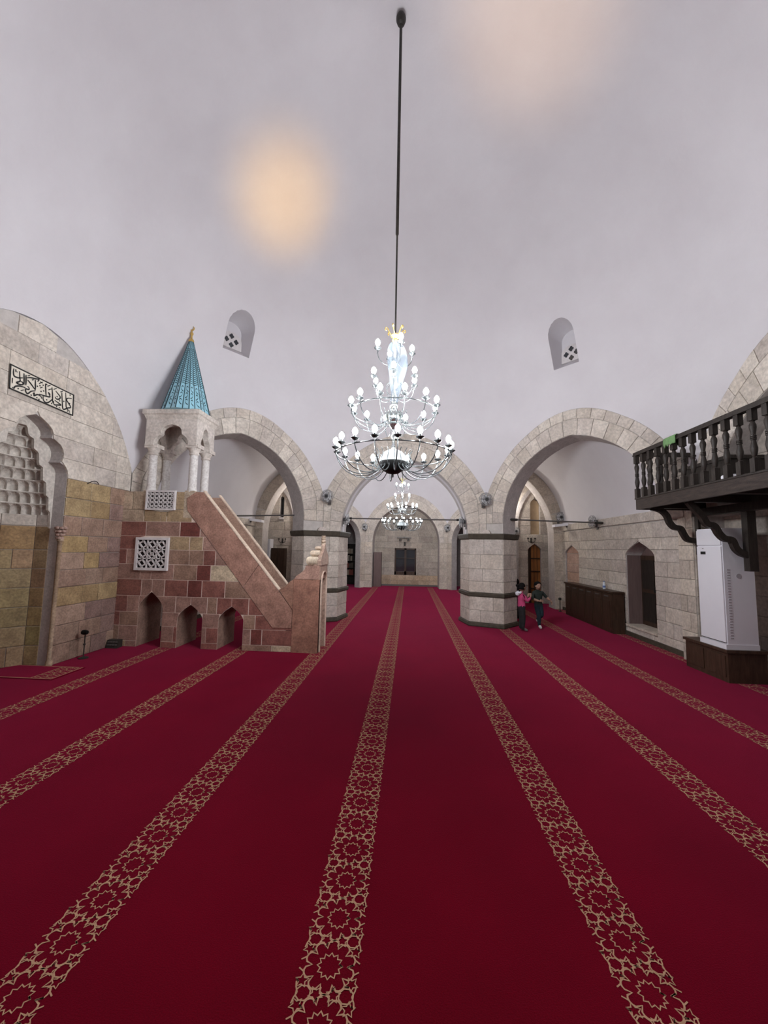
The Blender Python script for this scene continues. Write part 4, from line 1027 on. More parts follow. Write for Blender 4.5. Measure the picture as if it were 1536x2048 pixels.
cpart('ceiling_ball', MB().lathe([(.02,8.87-Z0),(.05,8.89-Z0),(.066,8.94-Z0),(.066,8.98-Z0),(.05,9.02-Z0),(.02,9.045-Z0)], n=18), iron)
local_child('rod', MB().lathe([(.011,1.8),(.011,4.22)], n=10).mesh('rod', iron, True), ch2)
ch['group'] = 'chandeliers'; ch2['group'] = 'chandeliers'

# amber floodlights on the rear pillars, aimed at the dome
def floodlight(label, loc, target, power, col, size, blend=1.0):
    t = thing('floodlight', label, 'lamp', loc, 'amber floodlights')
    d = (Vector(target)-Vector(loc)).normalized(); q = d.to_track_quat('-Z', 'Y')
    h = MB().lathe([(.09,.03),(.10,.02),(.10,.0),(.085,-.005),(.05,.13),(.001,.14)], n=16).mesh('housing', iron, True)
    o = local_child('housing', h, t); o.rotation_mode = 'QUATERNION'; o.rotation_quaternion = q
    local_child('bracket', MB().box(-.02,.02,-.1,.1,-.16,-.13).box(-.015,.015,-.02,.02,-.16,0).mesh('bracket', iron), t)
    l = bpy.data.lights.new('floodlight_lamp', 'SPOT'); l.energy = power; l.color = col; l.spot_size = size; l.spot_blend = blend; l.shadow_soft_size = .42
    lo = bpy.data.objects.new('floodlight_lamp', l); COL.objects.link(lo); lo.parent = t; lo.rotation_mode = 'QUATERNION'; lo.rotation_quaternion = q; lo.location = d*.05
floodlight('amber floodlight on the rear left pillar', (-1.9, .75, 2.45), (1.47, 4.5, 8.75), WARM*.42, (1.0, .58, .20), math.radians(20))
floodlight('amber floodlight on the rear right pillar', (1.65, .75, 2.45), (-2.40, 6.66, 8.25), WARM, (1.0, .56, .06), math.radians(14))

# ================================================================== TIE RODS
def rod(label, a, b, r=.018):
    t = thing('tie_rod', label, 'tie rod', a, 'iron tie rods across the arches'); a, b = Vector(a), Vector(b); d = (b-a).normalized()
    MB().tube([a, b], r, 8).obj('bar', greyiron, t, smooth=True)
    for p, s in ((a, 1), (b, -1)): MB().tube([p, p+d*s*.22], r*1.7, 8).obj('socket', iron, t, smooth=True)
rod('iron tie rod spanning the middle arch', (-1.71, 10.2, 2.565), (1.43, 10.2, 2.565))
n1 = Vector((.674, .738, 0))
rod('iron tie rod spanning the arch beside the balcony', (2.42, 9.78, 2.565), (4.86, 10.25, 2.55))
rod('iron tie rod spanning the arch behind the minbar', (-2.70, 9.80, 2.60), (-5.14, 10.3, 2.58))

# ================================================================== WALL FANS
def fan_parts(t):
    for name, mb, mt in fan_defs: local_child(name, mb, t)
D_ = .155
cg = MB()
for r, y in ((.155,-.10),(.155,-.16),(.11,-.175),(.065,-.18),(.11,-.085)):
    cg.tube([(r*math.cos(2*PI*i/24), y, r*math.sin(2*PI*i/24)) for i in range(25)], .006, 5)
for k in range(8):
    a = 2*PI*k/8; c, s = math.cos(a), math.sin(a); cg.tube([(.03*c,-.182,.03*s),(.11*c,-.175,.11*s),(.155*c,-.155,.155*s),(.155*c,-.10,.155*s),(.05*c,-.08,.05*s)], .005, 4)
bl = MB()
for k in range(3):
    a0 = 2*PI*k/3; pts = []
    for r, w, tw in ((.03,.6,.5),(.08,.95,.35),(.13,.9,.25),(.145,.7,.2)):
        pts.append([((r)*math.cos(a0+w), -.13+.02*tw, r*math.sin(a0+w)), (r*math.cos(a0-w), -.13-.02*tw, r*math.sin(a0-w)), (r*math.cos(a0-w), -.127-.02*tw, r*math.sin(a0-w)), (r*math.cos(a0+w), -.127+.02*tw, r*math.sin(a0+w))])
    bl.loft(pts)
fan_defs = [('cage', cg.mesh('cage', flat('fan_grey', (.27,.27,.28), .45, .1)), 0), ('blades', bl.mesh('blades', flat('fan_blade', (.62,.62,.63), .5)), 0),
            ('motor', MB().lathe([(.001,-.19),(.042,-.188),(.045,-.18),(.04,-.12),(.045,-.10),(.05,-.02),(.04,0)], n=14, ax='y').mesh('motor', flat('fan_motor', (.04,.04,.042), .5), True), 0),
            ('bracket', MB().box(-.02,.02,-.06,.0,-.14,.02).box(-.04,.04,-.02,.005,-.2,-.08).mesh('bracket', greyiron), 0)]
FANS = [((-1.985, 9.70, 3.06), math.atan2(-.35,1)*0-.38, 'wall fan on the pillar behind the minbar gate', 1),
        ((1.79, 9.70, 3.03), .38, 'wall fan above the black band of the pillar by the children', 1),
        ((4.87, 10.55, 2.60), PI/2*-1+PI, 'wall fan at the tie rod end over the long wooden cabinet', 1),
        ((4.75, 12.93, 2.90), .3, 'wall fan on the cross arch past the long wooden cabinet', 1),
        ((3.76, 14.26, 2.50), 0, 'small wall fan on the far wall left of the wooden door', .85),
        ((-2.02, 18.30, 2.78), -.3, 'distant wall fan left of the end arch', 1), ((1.72, 18.30, 2.80), .3, 'distant wall fan right of the end arch', 1),
        ((-1.70, 10.0, 2.52), -PI/2, 'wall fan inside the middle arch on the minbar side', .9), ((1.42, 10.0, 2.50), PI/2, 'wall fan inside the middle arch on the children side', .9)]
for loc, rz, lab, sc in FANS:
    t = thing('wall_fan', lab, 'fan', loc, 'wall fans'); fan_parts(t); t.rotation_euler = (0, 0, -rz if abs(rz) > 1 else rz); t.scale = (sc, sc, sc)

# ================================================================== BALCONY
ba = thing('balcony', 'dark wooden balcony with turned balusters along the right wall', 'balcony', (4.5, 5.0, 2.55))
BX, BY0, BY1 = 3.9, 3.0, 7.03
MB().box(BX, BX+.05, BY0, BY1, 2.55, 2.74).obj('fascia', fascia_wood, ba)
MB().box(BX+.05, 5.28, BY1-.05, BY1, 2.55, 2.74).obj('fascia', fascia_wood, ba)
MB().box(BX-.012, BX+.062, BY0, BY1+.012, 2.725, 2.748).obj('trim_board', darkwood, ba)
for k in range(6): MB().box(BX+.05+.2*k+.002, BX+.05+.2*(k+1)-.002, BY0, BY1-.05, 2.70, 2.735).obj('deck_board', darkwood, ba)
for y in (6.86, 5.98, 5.1, 4.2, 3.3): MB().box(BX+.05, 5.27, y-.05, y+.05, 2.56, 2.70).obj('joist', darkwood, ba)
MB().box(4.78, 4.9, BY0, BY1-.05, 2.44, 2.56).obj('wall_beam', darkwood, ba)
hr = MB(); hr.box(BX-.03, BX+.05, BY0, BY1, 3.475, 3.50); hr.box(BX-.02, BX+.04, BY0, BY1, 3.50, 3.54); hr.obj('handrail', darkwood, ba)
hr = MB(); hr.box(BX+.05, 5.26, BY1-.08, BY1, 3.475, 3.50); hr.box(BX+.04, 5.26, BY1-.07, BY1-.01, 3.50, 3.54); hr.obj('handrail', darkwood, ba)
bm_ = MB(); bm_.box(-.033,.033,-.033,.033,.0,.16); bm_.box(-.033,.033,-.033,.033,.60,.73)
bm_.lathe([(.02,.155),(.026,.165),(.018,.18),(.024,.19),(.034,.25),(.036,.28),(.026,.34),(.022,.37),(.03,.375),(.03,.385),(.023,.39),(.03,.395),(.03,.405),(.023,.41),(.03,.415),(.03,.425),(.022,.43),(.026,.46),(.036,.52),(.034,.55),(.02,.585),(.028,.595),(.02,.605)], n=12)
bme = bm_.mesh('baluster', darkwood, True)
for k in range(20): local_child('baluster', bme, ba, (BX+.012-4.5, 6.985-.193*k-5.0, 2.745-2.55))
for k in range(6): local_child('baluster', bme, ba, (BX+.22+.2*k-4.5, 6.99-5.0, 2.745-2.55))
def brace(pts, y, th=.05):
    p = smooth_path(pts, 6); mb = MB(); n = len(p); rings = []
    for i in range(n):
        t = Vector(p[min(i+1, n-1)])-Vector(p[max(i-1, 0)]); t.normalize(); nn = Vector((-t.y, t.x))*th
        a = Vector(p[i])+nn; b = Vector(p[i])-nn
        rings.append([(a.x, y-.035, a.y), (b.x, y-.035, b.y), (b.x, y+.035, b.y), (a.x, y+.035, a.y)])
    mb.loft(rings).obj('wavy_brace', darkwood, ba)
brace([(4.06,2.57),(4.20,2.53),(4.29,2.44),(4.33,2.33),(4.40,2.25),(4.50,2.225),(4.55,2.13),(4.61,2.05),(4.76,2.02)], 6.86, .042)
brace([(4.04,2.57),(4.14,2.45),(4.22,2.36),(4.28,2.25),(4.38,2.215),(4.44,2.11),(4.51,2.04),(4.61,2.015),(4.66,1.90),(4.74,1.83),(4.85,1.80)], 5.97, .042)
MB().box(4.80, 4.92, 5.92, 6.02, 1.58, 2.56).obj('post', darkwood, ba)
MB().box(4.76, 4.80, 6.82, 6.90, 1.80, 2.56).obj('post', darkwood, ba)
bx = thing('low_chest', 'dark low chest standing on the balcony floor', 'chest', (4.75, 6.1, 2.735))
MB().box(4.35, 4.86, 5.6, 6.55, 2.74, 3.12).obj('body', darkwood, bx); MB().box(4.33, 4.88, 5.57, 6.58, 3.12, 3.17).obj('lid', darkwood, bx)
tag(MB().lathe([(.001,2.74),(.10,2.745),(.13,2.79),(.10,2.84),(.001,2.85)], (4.18, 5.35, 0), 16).obj('cushion', acwhite, smooth=True), 'small white cushion on the balcony floor behind the balusters', 'cushion')
gcm = MB(); rows = []
for i in range(13):
    s = -1+2*i/12; row = []
    for j in range(9):
        y = 5.90+.26*j/8; L = .16+.05*math.sin(3*j)
        if s < 0: x = BX-.036-.02*abs(s)*math.sin(j*1.7)**2; z = 3.545-L*max(0, -s-.25)
        else: x = BX+.056+.03*s*math.sin(j*1.3)**2; z = 3.545-L*1.2*max(0, s-.25)
        if abs(s) < .26: x = BX+.01+s*.18; z = 3.552
        row.append((x, y, z))
    rows.append(row)
for off in (0,):
    k = 9; n0 = len(gcm.v)
    for r in rows: gcm.v += r
    for i in range(12):
        for j in range(8): a = n0+i*k+j; gcm.face([a, a+1, a+k+1, a+k])
go = gcm.obj('green_cloth', fabric_green, smooth=True); tag(go, 'green cloth draped over the balcony handrail', 'cloth')
sm = go.modifiers.new('thick', 'SOLIDIFY'); sm.thickness = .006; sm.offset = 1

# ================================================================== AIR CONDITIONERS AND PLINTH
pl = thing('wooden_plinth', 'dark wooden plinth under the tall white air conditioner', 'plinth', (4.8, 6.5, 0))
MB().box(4.55, 5.08, 6.08, 6.94, .0, .42).obj('body', brownwood, pl); MB().box(4.52, 5.10, 6.05, 6.96, .42, .46).obj('top', brownwood, pl)
for y0, y1 in ((6.12, 6.48), (6.54, 6.90)): MB().box(4.538, 4.552, y0, y1, .07, .37).obj('panel', brownwood, pl)
def air_con(label, x0, x1, y0, y1, z0, z1, face):
    t = thing('air_conditioner', label, 'air conditioner', ((x0+x1)/2, (y0+y1)/2, z0), 'floor standing air conditioners')
    w = y1-y0 if face == 'x' else x1-x0
    q = MB(); q.box(x0+.02, x1, y0, y1, z0+.02, z1); q.obj('body', acwhite, t)
    MB().box(x0-.01, x1+.005, y0-.008, y1+.008, z0, z0+.07).obj('foot', acwhite, t)
    def P(a0, a1, b0, b1, d, name, mat):
        MB().box(x0+.02-d, x0+.022, y0+a0*w, y0+a1*w, z0+b0*(z1-z0), z0+b1*(z1-z0)).obj(name, mat, t)
    P(.02, .98, .055, .845, .02, 'front_panel', acwhite); P(.02, .98, .855, .985, .018, 'outlet_panel', acwhite)
    P(.62, .82, .775, .80, .024, 'display', screen); P(.70, .75, .825, .83, .024, 'badge', greyiron); P(.03, .97, .05, .054, .024, 'panel_gap', greyiron)
    for k in range(26): MB().box(x0+.06, x0+.10, y0-.004, y0+.002, z0+.15+.04*k*(z1-z0)/1.7*.95, z0+.168+.04*k*(z1-z0)/1.7*.95).obj('side_slot', acgrey, t)
    MB().lathe([(.035,-.004),(.035,.001)], (x0+.22, y0, z0+(z1-z0)*.6), 16, 'y').obj('side_knob', acgrey, t)
air_con('tall white air conditioner under the balcony', 4.56, 5.0, 6.10, 6.60, .46, 2.2, 'x')
t = thing('air_conditioner', 'white air conditioner in the aisle behind the minbar stairs', 'air conditioner', (-5.1, 13.9, 0), 'floor standing air conditioners')
MB().box(-5.22, -4.94, 13.85, 14.2, .0, 2.06).obj('body', acwhite, t); MB().box(-5.20, -4.96, 13.83, 13.85, .2, 1.70).obj('front_panel', acwhite, t)
MB().box(-5.11, -5.05, 13.82, 13.83, 1.58, 1.66).obj('display', screen, t); MB().box(-5.20, -4.96, 13.835, 13.85, 1.74, 2.0).obj('outlet_panel', acwhite, t)

# ================================================================== FURNITURE
cb = thing('long_cabinet', 'long low brown wooden cabinet against the right aisle wall', 'cabinet', (4.73, 10.7, 0))
MB().box(4.60, 4.85, 9.35, 12.06, .0, .89).obj('body', brownwood, cb); MB().box(4.57, 4.855, 9.33, 12.08, .89, .93).obj('top', brownwood, cb)
nd = 6
for k in range(nd):
    y0 = 9.38+k*(2.65/nd); y1 = y0+2.65/nd-.015
    d = MB().box(4.585, 4.60, y0, y1, .06, .87).obj('door', brownwood, cb)
    MB().box(4.577, 4.586, y0+.06, y1-.06, .12, .72).obj('panel', brownwood, d); MB().box(4.568, 4.586, y0+.12, y1-.12, .80, .825).obj('handle', greyiron, d)
BOX_, BOY_ = 4.755, 10.05
bo = thing('water_bottle', 'small plastic water bottle on the long cabinet', 'bottle', (4.755, 10.05, .93))
MB().lathe([(.001,.93),(.032,.932),(.034,.95),(.034,1.02),(.03,1.05),(.014,1.09),(.013,1.10)], (4.755,10.05,0), 14).obj('body', flat('clear_plastic', (.62,.68,.74), .15), bo, smooth=True)
MB().lathe([(.0345,.965),(.0345,1.01)], (4.755,10.05,0), 14).obj('wrapper', flat('blue_label', (.10,.16,.38), .4), bo); MB().lathe([(.015,1.10),(.015,1.12),(.001,1.121)], (4.755,10.05,0), 10).obj('cap', flat('blue_cap', (.1,.16,.4), .4), bo)
cb = thing('tall_cupboard', 'tall dark brown cupboard in the aisle behind the minbar stairs', 'cupboard', (-4.70, 14.1, 0))
MB().box(-4.92, -4.44, 13.95, 14.26, .0, 1.74).obj('body', brownwood, cb)
for x0, x1 in ((-4.91, -4.69), (-4.67, -4.45)): MB().box(x0, x1, 13.935, 13.95, .06, 1.71).obj('door', brownwood, cb)
cb = thing('reddish_cupboard', 'narrow reddish board cupboard inside the end arch left of the window', 'cupboard', (-1.55, 19.1, 0))
MB().box(-1.66, -1.30, 18.85, 19.35, .0, 1.62).obj('body', redwood, cb); MB().box(-1.64, -1.32, 18.835, 18.85, .05, 1.59).obj('door', redwood, cb)
bs = thing('bookcase', 'dark bookcase seen through the narrow arch left of the end arch', 'bookcase', (-3.0, 19.7, 0))
for x in (-3.45, -2.55): MB().box(x-.02, x+.02, 19.55, 19.85, .0, 2.0).obj('side', darkwood, bs)
MB().box(-3.45, -2.55, 19.83, 19.85, .0, 2.0).obj('back', darkwood, bs)
for z in (.05, .45, .8, 1.15, 1.5, 1.97): MB().box(-3.43, -2.57, 19.55, 19.83, z-.015, z+.015).obj('shelf', darkwood, bs)
bcol = [flat('book_%d' % i, c, .7) for i, c in enumerate(((.45,.38,.28), (.30,.08,.06), (.12,.10,.08), (.6,.55,.45)))]
for si, z in enumerate((.465, .815, 1.165, 1.515)):
    x = -3.14
    while x < -2.78:
        ci = (si+random.randint(0, 1)) % 4; w = random.uniform(.05, .085); h = random.uniform(.2, .28); lab = ['low shelf', 'second shelf', 'third shelf', 'top shelf'][si]
        b = MB().box(x, x+w-.004, 19.6, 19.8, z, z+h).obj('book', bcol[ci]); tag(b, ['tan book', 'dark red book', 'black book', 'cream book'][ci]+' standing on the %s of the dark bookcase' % lab, 'book', 'books on the ' + lab); x += w

# ================================================================== LAMPS, SMALL THINGS
def sconce(label, x, y, z):
    t = thing('wall_lamp', label, 'wall lamp', (x, y, z), 'unlit black wall lamps')
    MB().box(x-.02, x+.02, y-.02, y, z-.1, z+.08).obj('back_plate', iron, t)
    for s in (-1, 1):
        MB().tube(smooth_path([(x, y-.02, z-.03), (x+s*.05, y-.06, z-.07), (x+s*.11, y-.08, z-.04), (x+s*.12, y-.08, z+.03)]), .010, 6).obj('arm', iron, t)
        MB().lathe([(.01,z+.02),(.028,z+.03),(.028,z+.075),(.02,z+.08)], (x+s*.12, y-.08, 0), 10).obj('candle_cup', iron, t)
sconce('black two armed wall lamp above the wooden door', 4.30, 14.28, 2.20)
sconce('black two armed wall lamp above the dark cupboard behind the minbar', -4.62, 14.28, 2.02)
t = thing('track_lamp', 'bar lamp fixed to the end wall above the dark window', 'wall lamp', (-.22, 19.45, 2.3))
MB().box(-.58, .12, 19.36, 19.40, 2.32, 2.36).obj('bar', greyiron, t); MB().box(-.26, -.2, 19.4, 19.5, 2.31, 2.38).obj('mount', greyiron, t)
for x in (-.42, -.03): MB().lathe([(.02,2.31),(.05,2.27),(.055,2.2),(.05,2.19)], (x, 19.36, 0), 12).obj('spot_head', greyiron, t)
t = thing('hanging_hook', 'small black hook on the end wall just above the window', 'hook', (-.2, 19.46, 1.95)); MB().box(-.24, -.16, 19.42, 19.5, 1.95, 2.14).obj('body', iron, t); MB().tube([(-.2,19.42,1.99),(-.2,19.36,1.97),(-.2,19.36,2.03)], .012, 6).obj('arm', iron, t)
for sd, lab in ((1, 'white box floodlight on the ledge of the right aisle wall'), (-1, 'white box floodlight on the ledge of the aisle wall behind the minbar')):
    X = (lambda x: x) if sd > 0 else (lambda x: -.28-x)
    t = thing('ledge_floodlight', lab, 'floodlight', (X(4.6), 12.5, 2.56), 'white ledge floodlights')
    a = [(X(4.46), 12.4), (X(4.86), 12.4), (X(4.86), 12.65), (X(4.46), 12.65)]
    MB().hexa([(x, y, 2.56+.05*(i in (1, 2))) for i, (x, y) in enumerate(a)]+[(x, y, 2.64+.05*(i in (1, 2))) for i, (x, y) in enumerate(a)]).obj('housing', acwhite, t)
    MB().box(min(X(4.85), X(4.91)), max(X(4.85), X(4.91)), 12.48, 12.56, 2.56, 2.68).obj('bracket', greyiron, t)
t = thing('microphone_stand', 'short black microphone stand on the carpet beside the prayer niche', 'microphone stand', (-5.05, 6.05, .0))
MB().lathe([(.07,.0),(.07,.012),(.012,.03),(.009,.04)], (-5.05,6.05,0), 14).obj('base', iron, t); MB().tube([(-5.05,6.05,.03),(-5.05,6.05,.36)], .009, 8).obj('pole', iron, t)
MB().lathe([(.016,.20),(.018,.21),(.016,.225)], (-5.05,6.05,0), 10).obj('clutch', iron, t); MB().lathe([(.001,-.05),(.035,-.03),(.04,.01),(.03,.05),(.001,.06)], (-5.05,6.03,.40), 12, 'x').obj('microphone', blackgloss, t, smooth=True)
t = thing('cable_box', 'flat black socket box at the foot of the minbar corner', 'socket box', (-5.08, 6.74, .0))
MB().hexa([(-5.18,6.66,.0),(-4.98,6.66,.0),(-4.98,6.80,.0),(-5.18,6.80,.0),(-5.18,6.70,.13),(-4.98,6.70,.13),(-4.98,6.80,.13),(-5.18,6.80,.13)]).obj('case', iron, t)
for k in range(4):
    for zq in (.045, .09): MB().box(-5.165+.047*k, -5.13+.047*k, 6.652+.33*(zq-.012), 6.67+.33*(zq-.012), zq, zq+.022).obj('socket', greyiron, t)
t = thing('floor_stand', 'short black stand by the wall beyond the long cabinet', 'stand', (4.62, 12.55, 0))
MB().tube([(4.62,12.55,0),(4.62,12.55,.36)], .014, 6).obj('pole', iron, t); MB().lathe([(.05,.0),(.05,.012),(.014,.03)], (4.62,12.55,0), 10).obj('base', iron, t); MB().lathe([(.001,.33),(.045,.35),(.045,.40),(.001,.42)], (4.62,12.55,0), 10).obj('head', iron, t)
t = thing('wall_cable', 'thin black cable loop on the wall above the yellow stones', 'cable', (-5.19, 6.1, 2.75)); MB().tube(smooth_path([(-5.18,5.98,2.74),(-5.15,6.04,2.79),(-5.14,6.12,2.80),(-5.17,6.2,2.77)]), .007, 6).obj('loop', iron, t)

def aisle_fill_lamp(label, x, y, z, ztop, power):  # unseen fill lamps, added only to brighten the dark aisles
    t = thing('added_fill_globe', label, 'lamp', (x, y, z), 'added fill globes in the aisles')
    MB().lathe([(.001,-.11),(.06,-.095),(.10,-.05),(.115,0),(.10,.05),(.05,.10),(.03,.11)], (x, y, z), 14).obj('globe', flat('fill_globe_%d' % power, (1,1,1), .5, emit=((1.0,.95,.88), power)) if 'fill_globe_%d' % power not in MATS else MATS['fill_globe_%d' % power], t, smooth=True)
    MB().lathe([(.04,.10),(.045,.13),(.012,.15),(.006,.16),(.006,ztop-z)], (x, y, z), 10).obj('cord', iron, t)
aisle_fill_lamp('added fill globe hanging in the aisle behind the pillar by the children', 2.75, 11.5, 3.35, 4.9, 38)
aisle_fill_lamp('added fill globe hanging in the aisle behind the pillar by the minbar gate', -3.03, 11.5, 3.35, 4.9, 38)
aisle_fill_lamp('added fill globe hanging near the wooden door', 3.40, 13.95, 3.45, 4.9, 85)
aisle_fill_lamp('added fill globe hanging near the tall dark cupboard', -3.68, 13.95, 3.45, 4.9, 85)
# ================================================================== PEOPLE
def seg_dist(p, a, b):
    ab = b-a; t = max(0, min(1, (p-a).dot(ab)/max(1e-9, ab.length_squared))); return (p-(a+ab*t)).length, t
def person(label, loc, rz, J, E, H, mats, hair, extras=None, scale=1.0, hands=()):
    t = thing('person', label, 'person', loc)
    names = list(J); me = bpy.data.meshes.new('sk'); me.from_pydata([J[n][:3] for n in names], [(names.index(a), names.index(b)) for a, b, _ in E], [])
    o = bpy.data.objects.new('sk', me); COL.objects.link(o)
    sk = o.modifiers.new('s', 'SKIN'); sk.use_smooth_shade = True
    for i, n in enumerate(names):
        sv = me.skin_vertices[0].data[i]; r = J[n][3]; sv.radius = r if isinstance(r, tuple) else (r, r); sv.use_root = (n == 'pelvis')
    sb = o.modifiers.new('u', 'SUBSURF'); sb.levels = 2; sb.render_levels = 2
    bpy.context.view_layer.update()
    bm_me = bpy.data.meshes.new_from_object(o.evaluated_get(bpy.context.evaluated_depsgraph_get())); bpy.data.objects.remove(o)
    bm = bmesh.new(); bm.from_mesh(bm_me)
    hc = Vector(H[0]); hr = H[1]; fwd = Vector(H[2]).normalized(); side = Vector((0,0,1)).cross(fwd).normalized()
    lay = []
    # head: an ovoid with jaw, brow, nose and ears, merged into the body mesh
    r = bmesh.ops.create_uvsphere(bm, u_segments=24, v_segments=16, radius=1.0)
    hv = r['verts']
    for v in hv:
        a, b, c = v.co.y, v.co.x, v.co.z      # a forward, b side
        wj = 1-.28*max(0, -c-.1); fz = c*1.12
        f = a*(.98 if a < 0 else .92)*(1 if c > -.4 else 1)
        if a > .55 and abs(b) < .25 and -.35 < c < .1: f += .20*(1-abs(b)/.25)*(1-abs(c+.15)/.25 if abs(c+.15) < .25 else 0)
        sd_ = b*.84*wj
        if abs(b) > .88 and -.3 < c < .15: sd_ *= 1.14
        v.co = hc+fwd*(f*hr)+side*(sd_*hr)+Vector((0,0,fz*hr))
    headv = set(v for v in hv)
    for (w, d, up_) in hands:     # wrist point, direction, thumb side: palm and five bent fingers
        w = Vector(w); d = Vector(d).normalized(); u = Vector(up_).normalized(); n = d.cross(u).normalized(); mbh = MB()
        rings = []
        for s, hw_, th in ((-.01,.018,.014),(.012,.022,.013),(.035,.026,.012),(.05,.024,.010)):
            c = w+d*s; rings.append([c+u*(hw_*math.cos(q))+n*(th*math.sin(q)) for q in [2*PI*k/10 for k in range(10)]])
        mbh.loft(rings)
        for k, (off, ln) in enumerate(((-.019,.030),(-.007,.037),(.006,.040),(.018,.036))):
            a = w+d*.046+u*off; mbh.tube([a, a+d*ln*.5+n*.003, a+d*ln*.85+n*.012, a+d*ln+n*.022], [.0078,.0072,.0064,.005], 6)
        a = w+d*.012+u*.02; mbh.tube([a, a+u*.018+d*.014, a+u*.024+d*.034+n*.006], [.009,.008,.006], 6)
        hm = mbh.mesh('hand', mats[0]); b2 = bmesh.new(); b2.from_mesh(hm); 
        off = {}
        for v in b2.verts: nv = bm.verts.new(v.co); off[v.index] = nv; headv.add(nv)
        for f in b2.faces:
            try: bm.faces.new([off[v.index] for v in f.verts])
            except ValueError: pass
        b2.free()
    segs = [(Vector(J[a][:3]), Vector(J[b][:3]), (J[a][3] if not isinstance(J[a][3], tuple) else max(J[a][3])), m) for a, b, m in E]
    for f in bm.faces:
        f.smooth = True
        if f.verts[0] in headv: f.material_index = 0; continue
        c = f.calc_center_median(); best = min(segs, key=lambda s: seg_dist(c, s[0], s[1])[0]/max(.02, s[2])); f.material_index = best[3]
    bmesh.ops.recalc_face_normals(bm, faces=bm.faces)
    out = bpy.data.meshes.new('body'); bm.to_mesh(out); bm.free()
    for m in mats: out.materials.append(m)
    local_child('body', out, t)
    ey = MB()
    for s in (-1, 1):
        c = hc+fwd*(hr*.86)+side*(s*hr*.34)+Vector((0,0,hr*.08)); ey.lathe([(.001,-.006),(.009,-.003),(.010,0),(.009,.003),(.001,.006)], tuple(c), 8)
    local_child('eyes', ey.mesh('eyes', mats[-1]), t)
    c = hc+fwd*(hr*.84)-Vector((0,0,hr*.52)); mo = MB().tube([c-side*.02, c+fwd*.004, c+side*.02], .005, 5)
    local_child('mouth', mo.mesh('mouth', flat('lip', (.30,.12,.10), .6) if 'lip' not in MATS else MATS['lip']), t)
    hm = MB(); rings = []       # hair shell
    for i in range(11):
        ph = PI*i/10*.62; rings.append([hc+Vector((0,0,hr*1.19*math.cos(ph)))+(fwd*(math.cos(q)*.98-.10-(.16 if math.cos(q) > .3 else 0)*(i/10)**2*1.5)+side*math.sin(q)*.94)*hr*1.08*math.sin(ph+.02) for q in [2*PI*k/20 for k in range(20)]])
    hm.loft(rings, True, True, False)
    n0 = len(hm.v); rings = []   # back and sides hang lower
    for i in range(6):
        rings.append([hc+Vector((0,0,hr*(.42-.20*i)))+(fwd*math.cos(q)*1.02+side*math.sin(q)*.93)*hr*(1.05-.02*i) for q in [PI*.45+PI*1.1*k/14 for k in range(15)]])
    hm.loft(rings, False, False, False)
    for b in hair: hm.lathe([(.001,-b[3]),(b[3]*.7,-b[3]*.7),(b[3],0),(b[3]*.7,b[3]*.7),(.001,b[3])], b[:3], 10)
    local_child('hair', hm.mesh('hair', mats[-1], True), t)
    if extras: extras(t)
    t.rotation_euler = (0, 0, rz); t.scale = (scale,)*3
    return t
skin = noisy('skin', (.34,.20,.145), (.38,.23,.165), 8, .6, .05, 40); black_hair = flat('black_hair', (.006,.005,.005), .75, 0, .1)
pinkm = noisy('pink_jacket', (.50,.055,.165), (.58,.08,.21), 14, .85, .3, 90); blackp = noisy('black_trousers', (.012,.012,.013), (.025,.024,.026), 14, .85, .2, 90)
sock = flat('grey_sock', (.16,.13,.13), .9); shirt = noisy('dark_green_shirt', (.016,.022,.018), (.028,.036,.03), 14, .85, .2, 90); teal = noisy('dark_teal_trousers', (.010,.022,.030), (.018,.036,.048), 14, .85, .2, 90)
whites = flat('white_shoe', (.62,.60,.58), .7); hoodm = flat('white_hood', (.68,.68,.74), .9)
GJ = dict(pelvis=(0,0,.53,(.082,.075)), waist=(0,0,.64,(.078,.075)), chest=(.0,0,.76,(.088,.075)), neckb=(.0,0,.85,.05), neck=(.012,0,.91,.032),
          hl=(0,.05,.49,.066), hr=(0,-.05,.49,.066), kl=(.015,.055,.28,.050), kr=(.02,-.06,.28,.050), al=(-.01,.055,.075,.038), ar=(.0,-.065,.075,.038), tl=(.095,.06,.032,.026), tr=(.11,-.075,.032,.026),
          sl=(0,.10,.815,.045), sr=(0,-.10,.815,.045), el=(.07,.135,.69,.038), er=(.09,-.135,.685,.038), wl=(.17,.06,.755,.026), wr=(.18,-.06,.76,.026))
GE = [('pelvis','waist',1),('waist','chest',1),('chest','neckb',1),('neckb','neck',0),('pelvis','hl',2),('pelvis','hr',2),('hl','kl',2),('hr','kr',2),('kl','al',2),('kr','ar',2),('al','tl',3),('ar','tr',3),
      ('chest','sl',1),('chest','sr',1),('sl','el',1),('sr','er',1),('el','wl',1),('er','wr',1)]
def hood(t):
    mb = MB(); mb.tube([(.03*math.cos(a)-.045, .075*math.sin(a), .875+.02*math.cos(a)) for a in [PI*.35+i*PI*1.3/12 for i in range(13)]], [.018+.018*math.sin(PI*i/12) for i in range(13)], 8)
    mb.lathe([(.001,-.05),(.045,-.03),(.055,.01),(.035,.04),(.001,.045)], (-.085, 0, .84), 12); local_child('hood', mb.mesh('hood', hoodm, True), t)
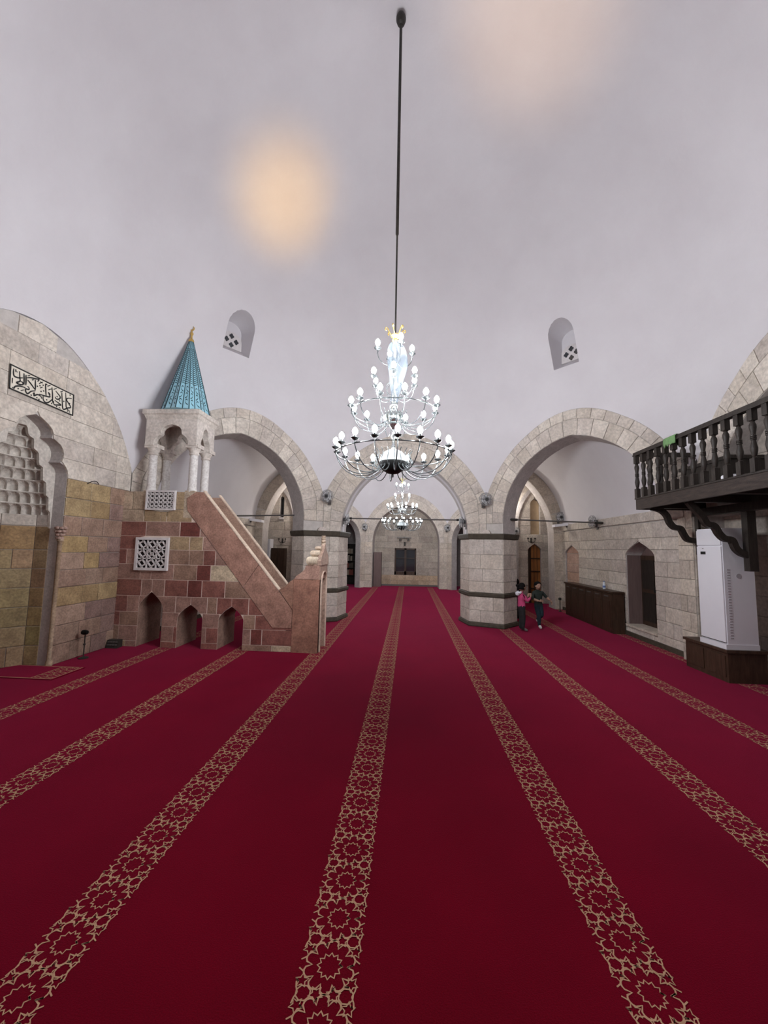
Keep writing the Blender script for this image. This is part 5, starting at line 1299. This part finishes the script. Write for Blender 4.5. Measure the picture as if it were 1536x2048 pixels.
person('child in a pink jacket with white hood and black trousers, hands raised', (2.57, 9.30, .0), .12, GJ, GE, ((.022,0,.985), .085, (1,0,-.05)), [skin, pinkm, blackp, sock, black_hair], [(-.095,0,1.02,.034)], hood, 1.0,
       hands=[((.18,.058,.765), (.25,-.1,1), (.6,-.4,0)), ((.19,-.058,.77), (.25,.1,1), (.6,.4,0))])
BJ = dict(pelvis=(0,0,.55,(.085,.075)), waist=(-.005,0,.66,(.08,.072)), chest=(-.01,-.005,.78,(.092,.075)), neckb=(-.012,-.01,.87,.05), neck=(-.015,-.02,.925,.033),
          hl=(-.045,0,.51,.066), hr=(.05,0,.51,.066), kl=(-.015,-.06,.30,.052), kr=(.055,-.055,.31,.052), al=(.0,-.03,.085,.038), ar=(.05,.17,.22,.036), tl=(.005,-.13,.034,.030), tr=(.055,.21,.13,.028),
          sl=(-.115,0,.835,.046), sr=(.10,0,.835,.046), el=(-.15,-.05,.69,.036), er=(.19,.0,.735,.036), wl=(-.03,-.125,.655,.026), wr=(.265,-.05,.66,.026))
BE = [('pelvis','waist',1),('waist','chest',1),('chest','neckb',1),('neckb','neck',0),('pelvis','hl',2),('pelvis','hr',2),('hl','kl',2),('hr','kr',2),('kl','al',2),('kr','ar',2),('al','tl',3),('ar','tr',3),
      ('chest','sl',1),('chest','sr',1),('sl','el',1),('sr','er',1),('el','wl',0),('er','wr',0)]
person('child in a dark green shirt running towards the pillar on one white shoe', (3.06, 9.66, .0), .1, BJ, BE, ((-.018,-.03,1.0), .086, (.05,-1,-.05)), [skin, shirt, teal, whites, black_hair], [], None, 1.0,
       hands=[((-.025,-.127,.655), (1,-.15,.05), (0,-.2,1)), ((.27,-.055,.655), (.4,-.4,-1), (0,-1,.3))])
TJ = dict(GJ); TE = [(a, b, (2 if m == 1 else m)) for a, b, m in GE]
person('child in black clothes half hidden behind the pillar', (2.84, 10.75, .0), PI*.5+.3, TJ, TE, ((.022,0,.985), .085, (1,0,-.05)), [skin, pinkm, blackp, sock, black_hair], [], None, 1.0)
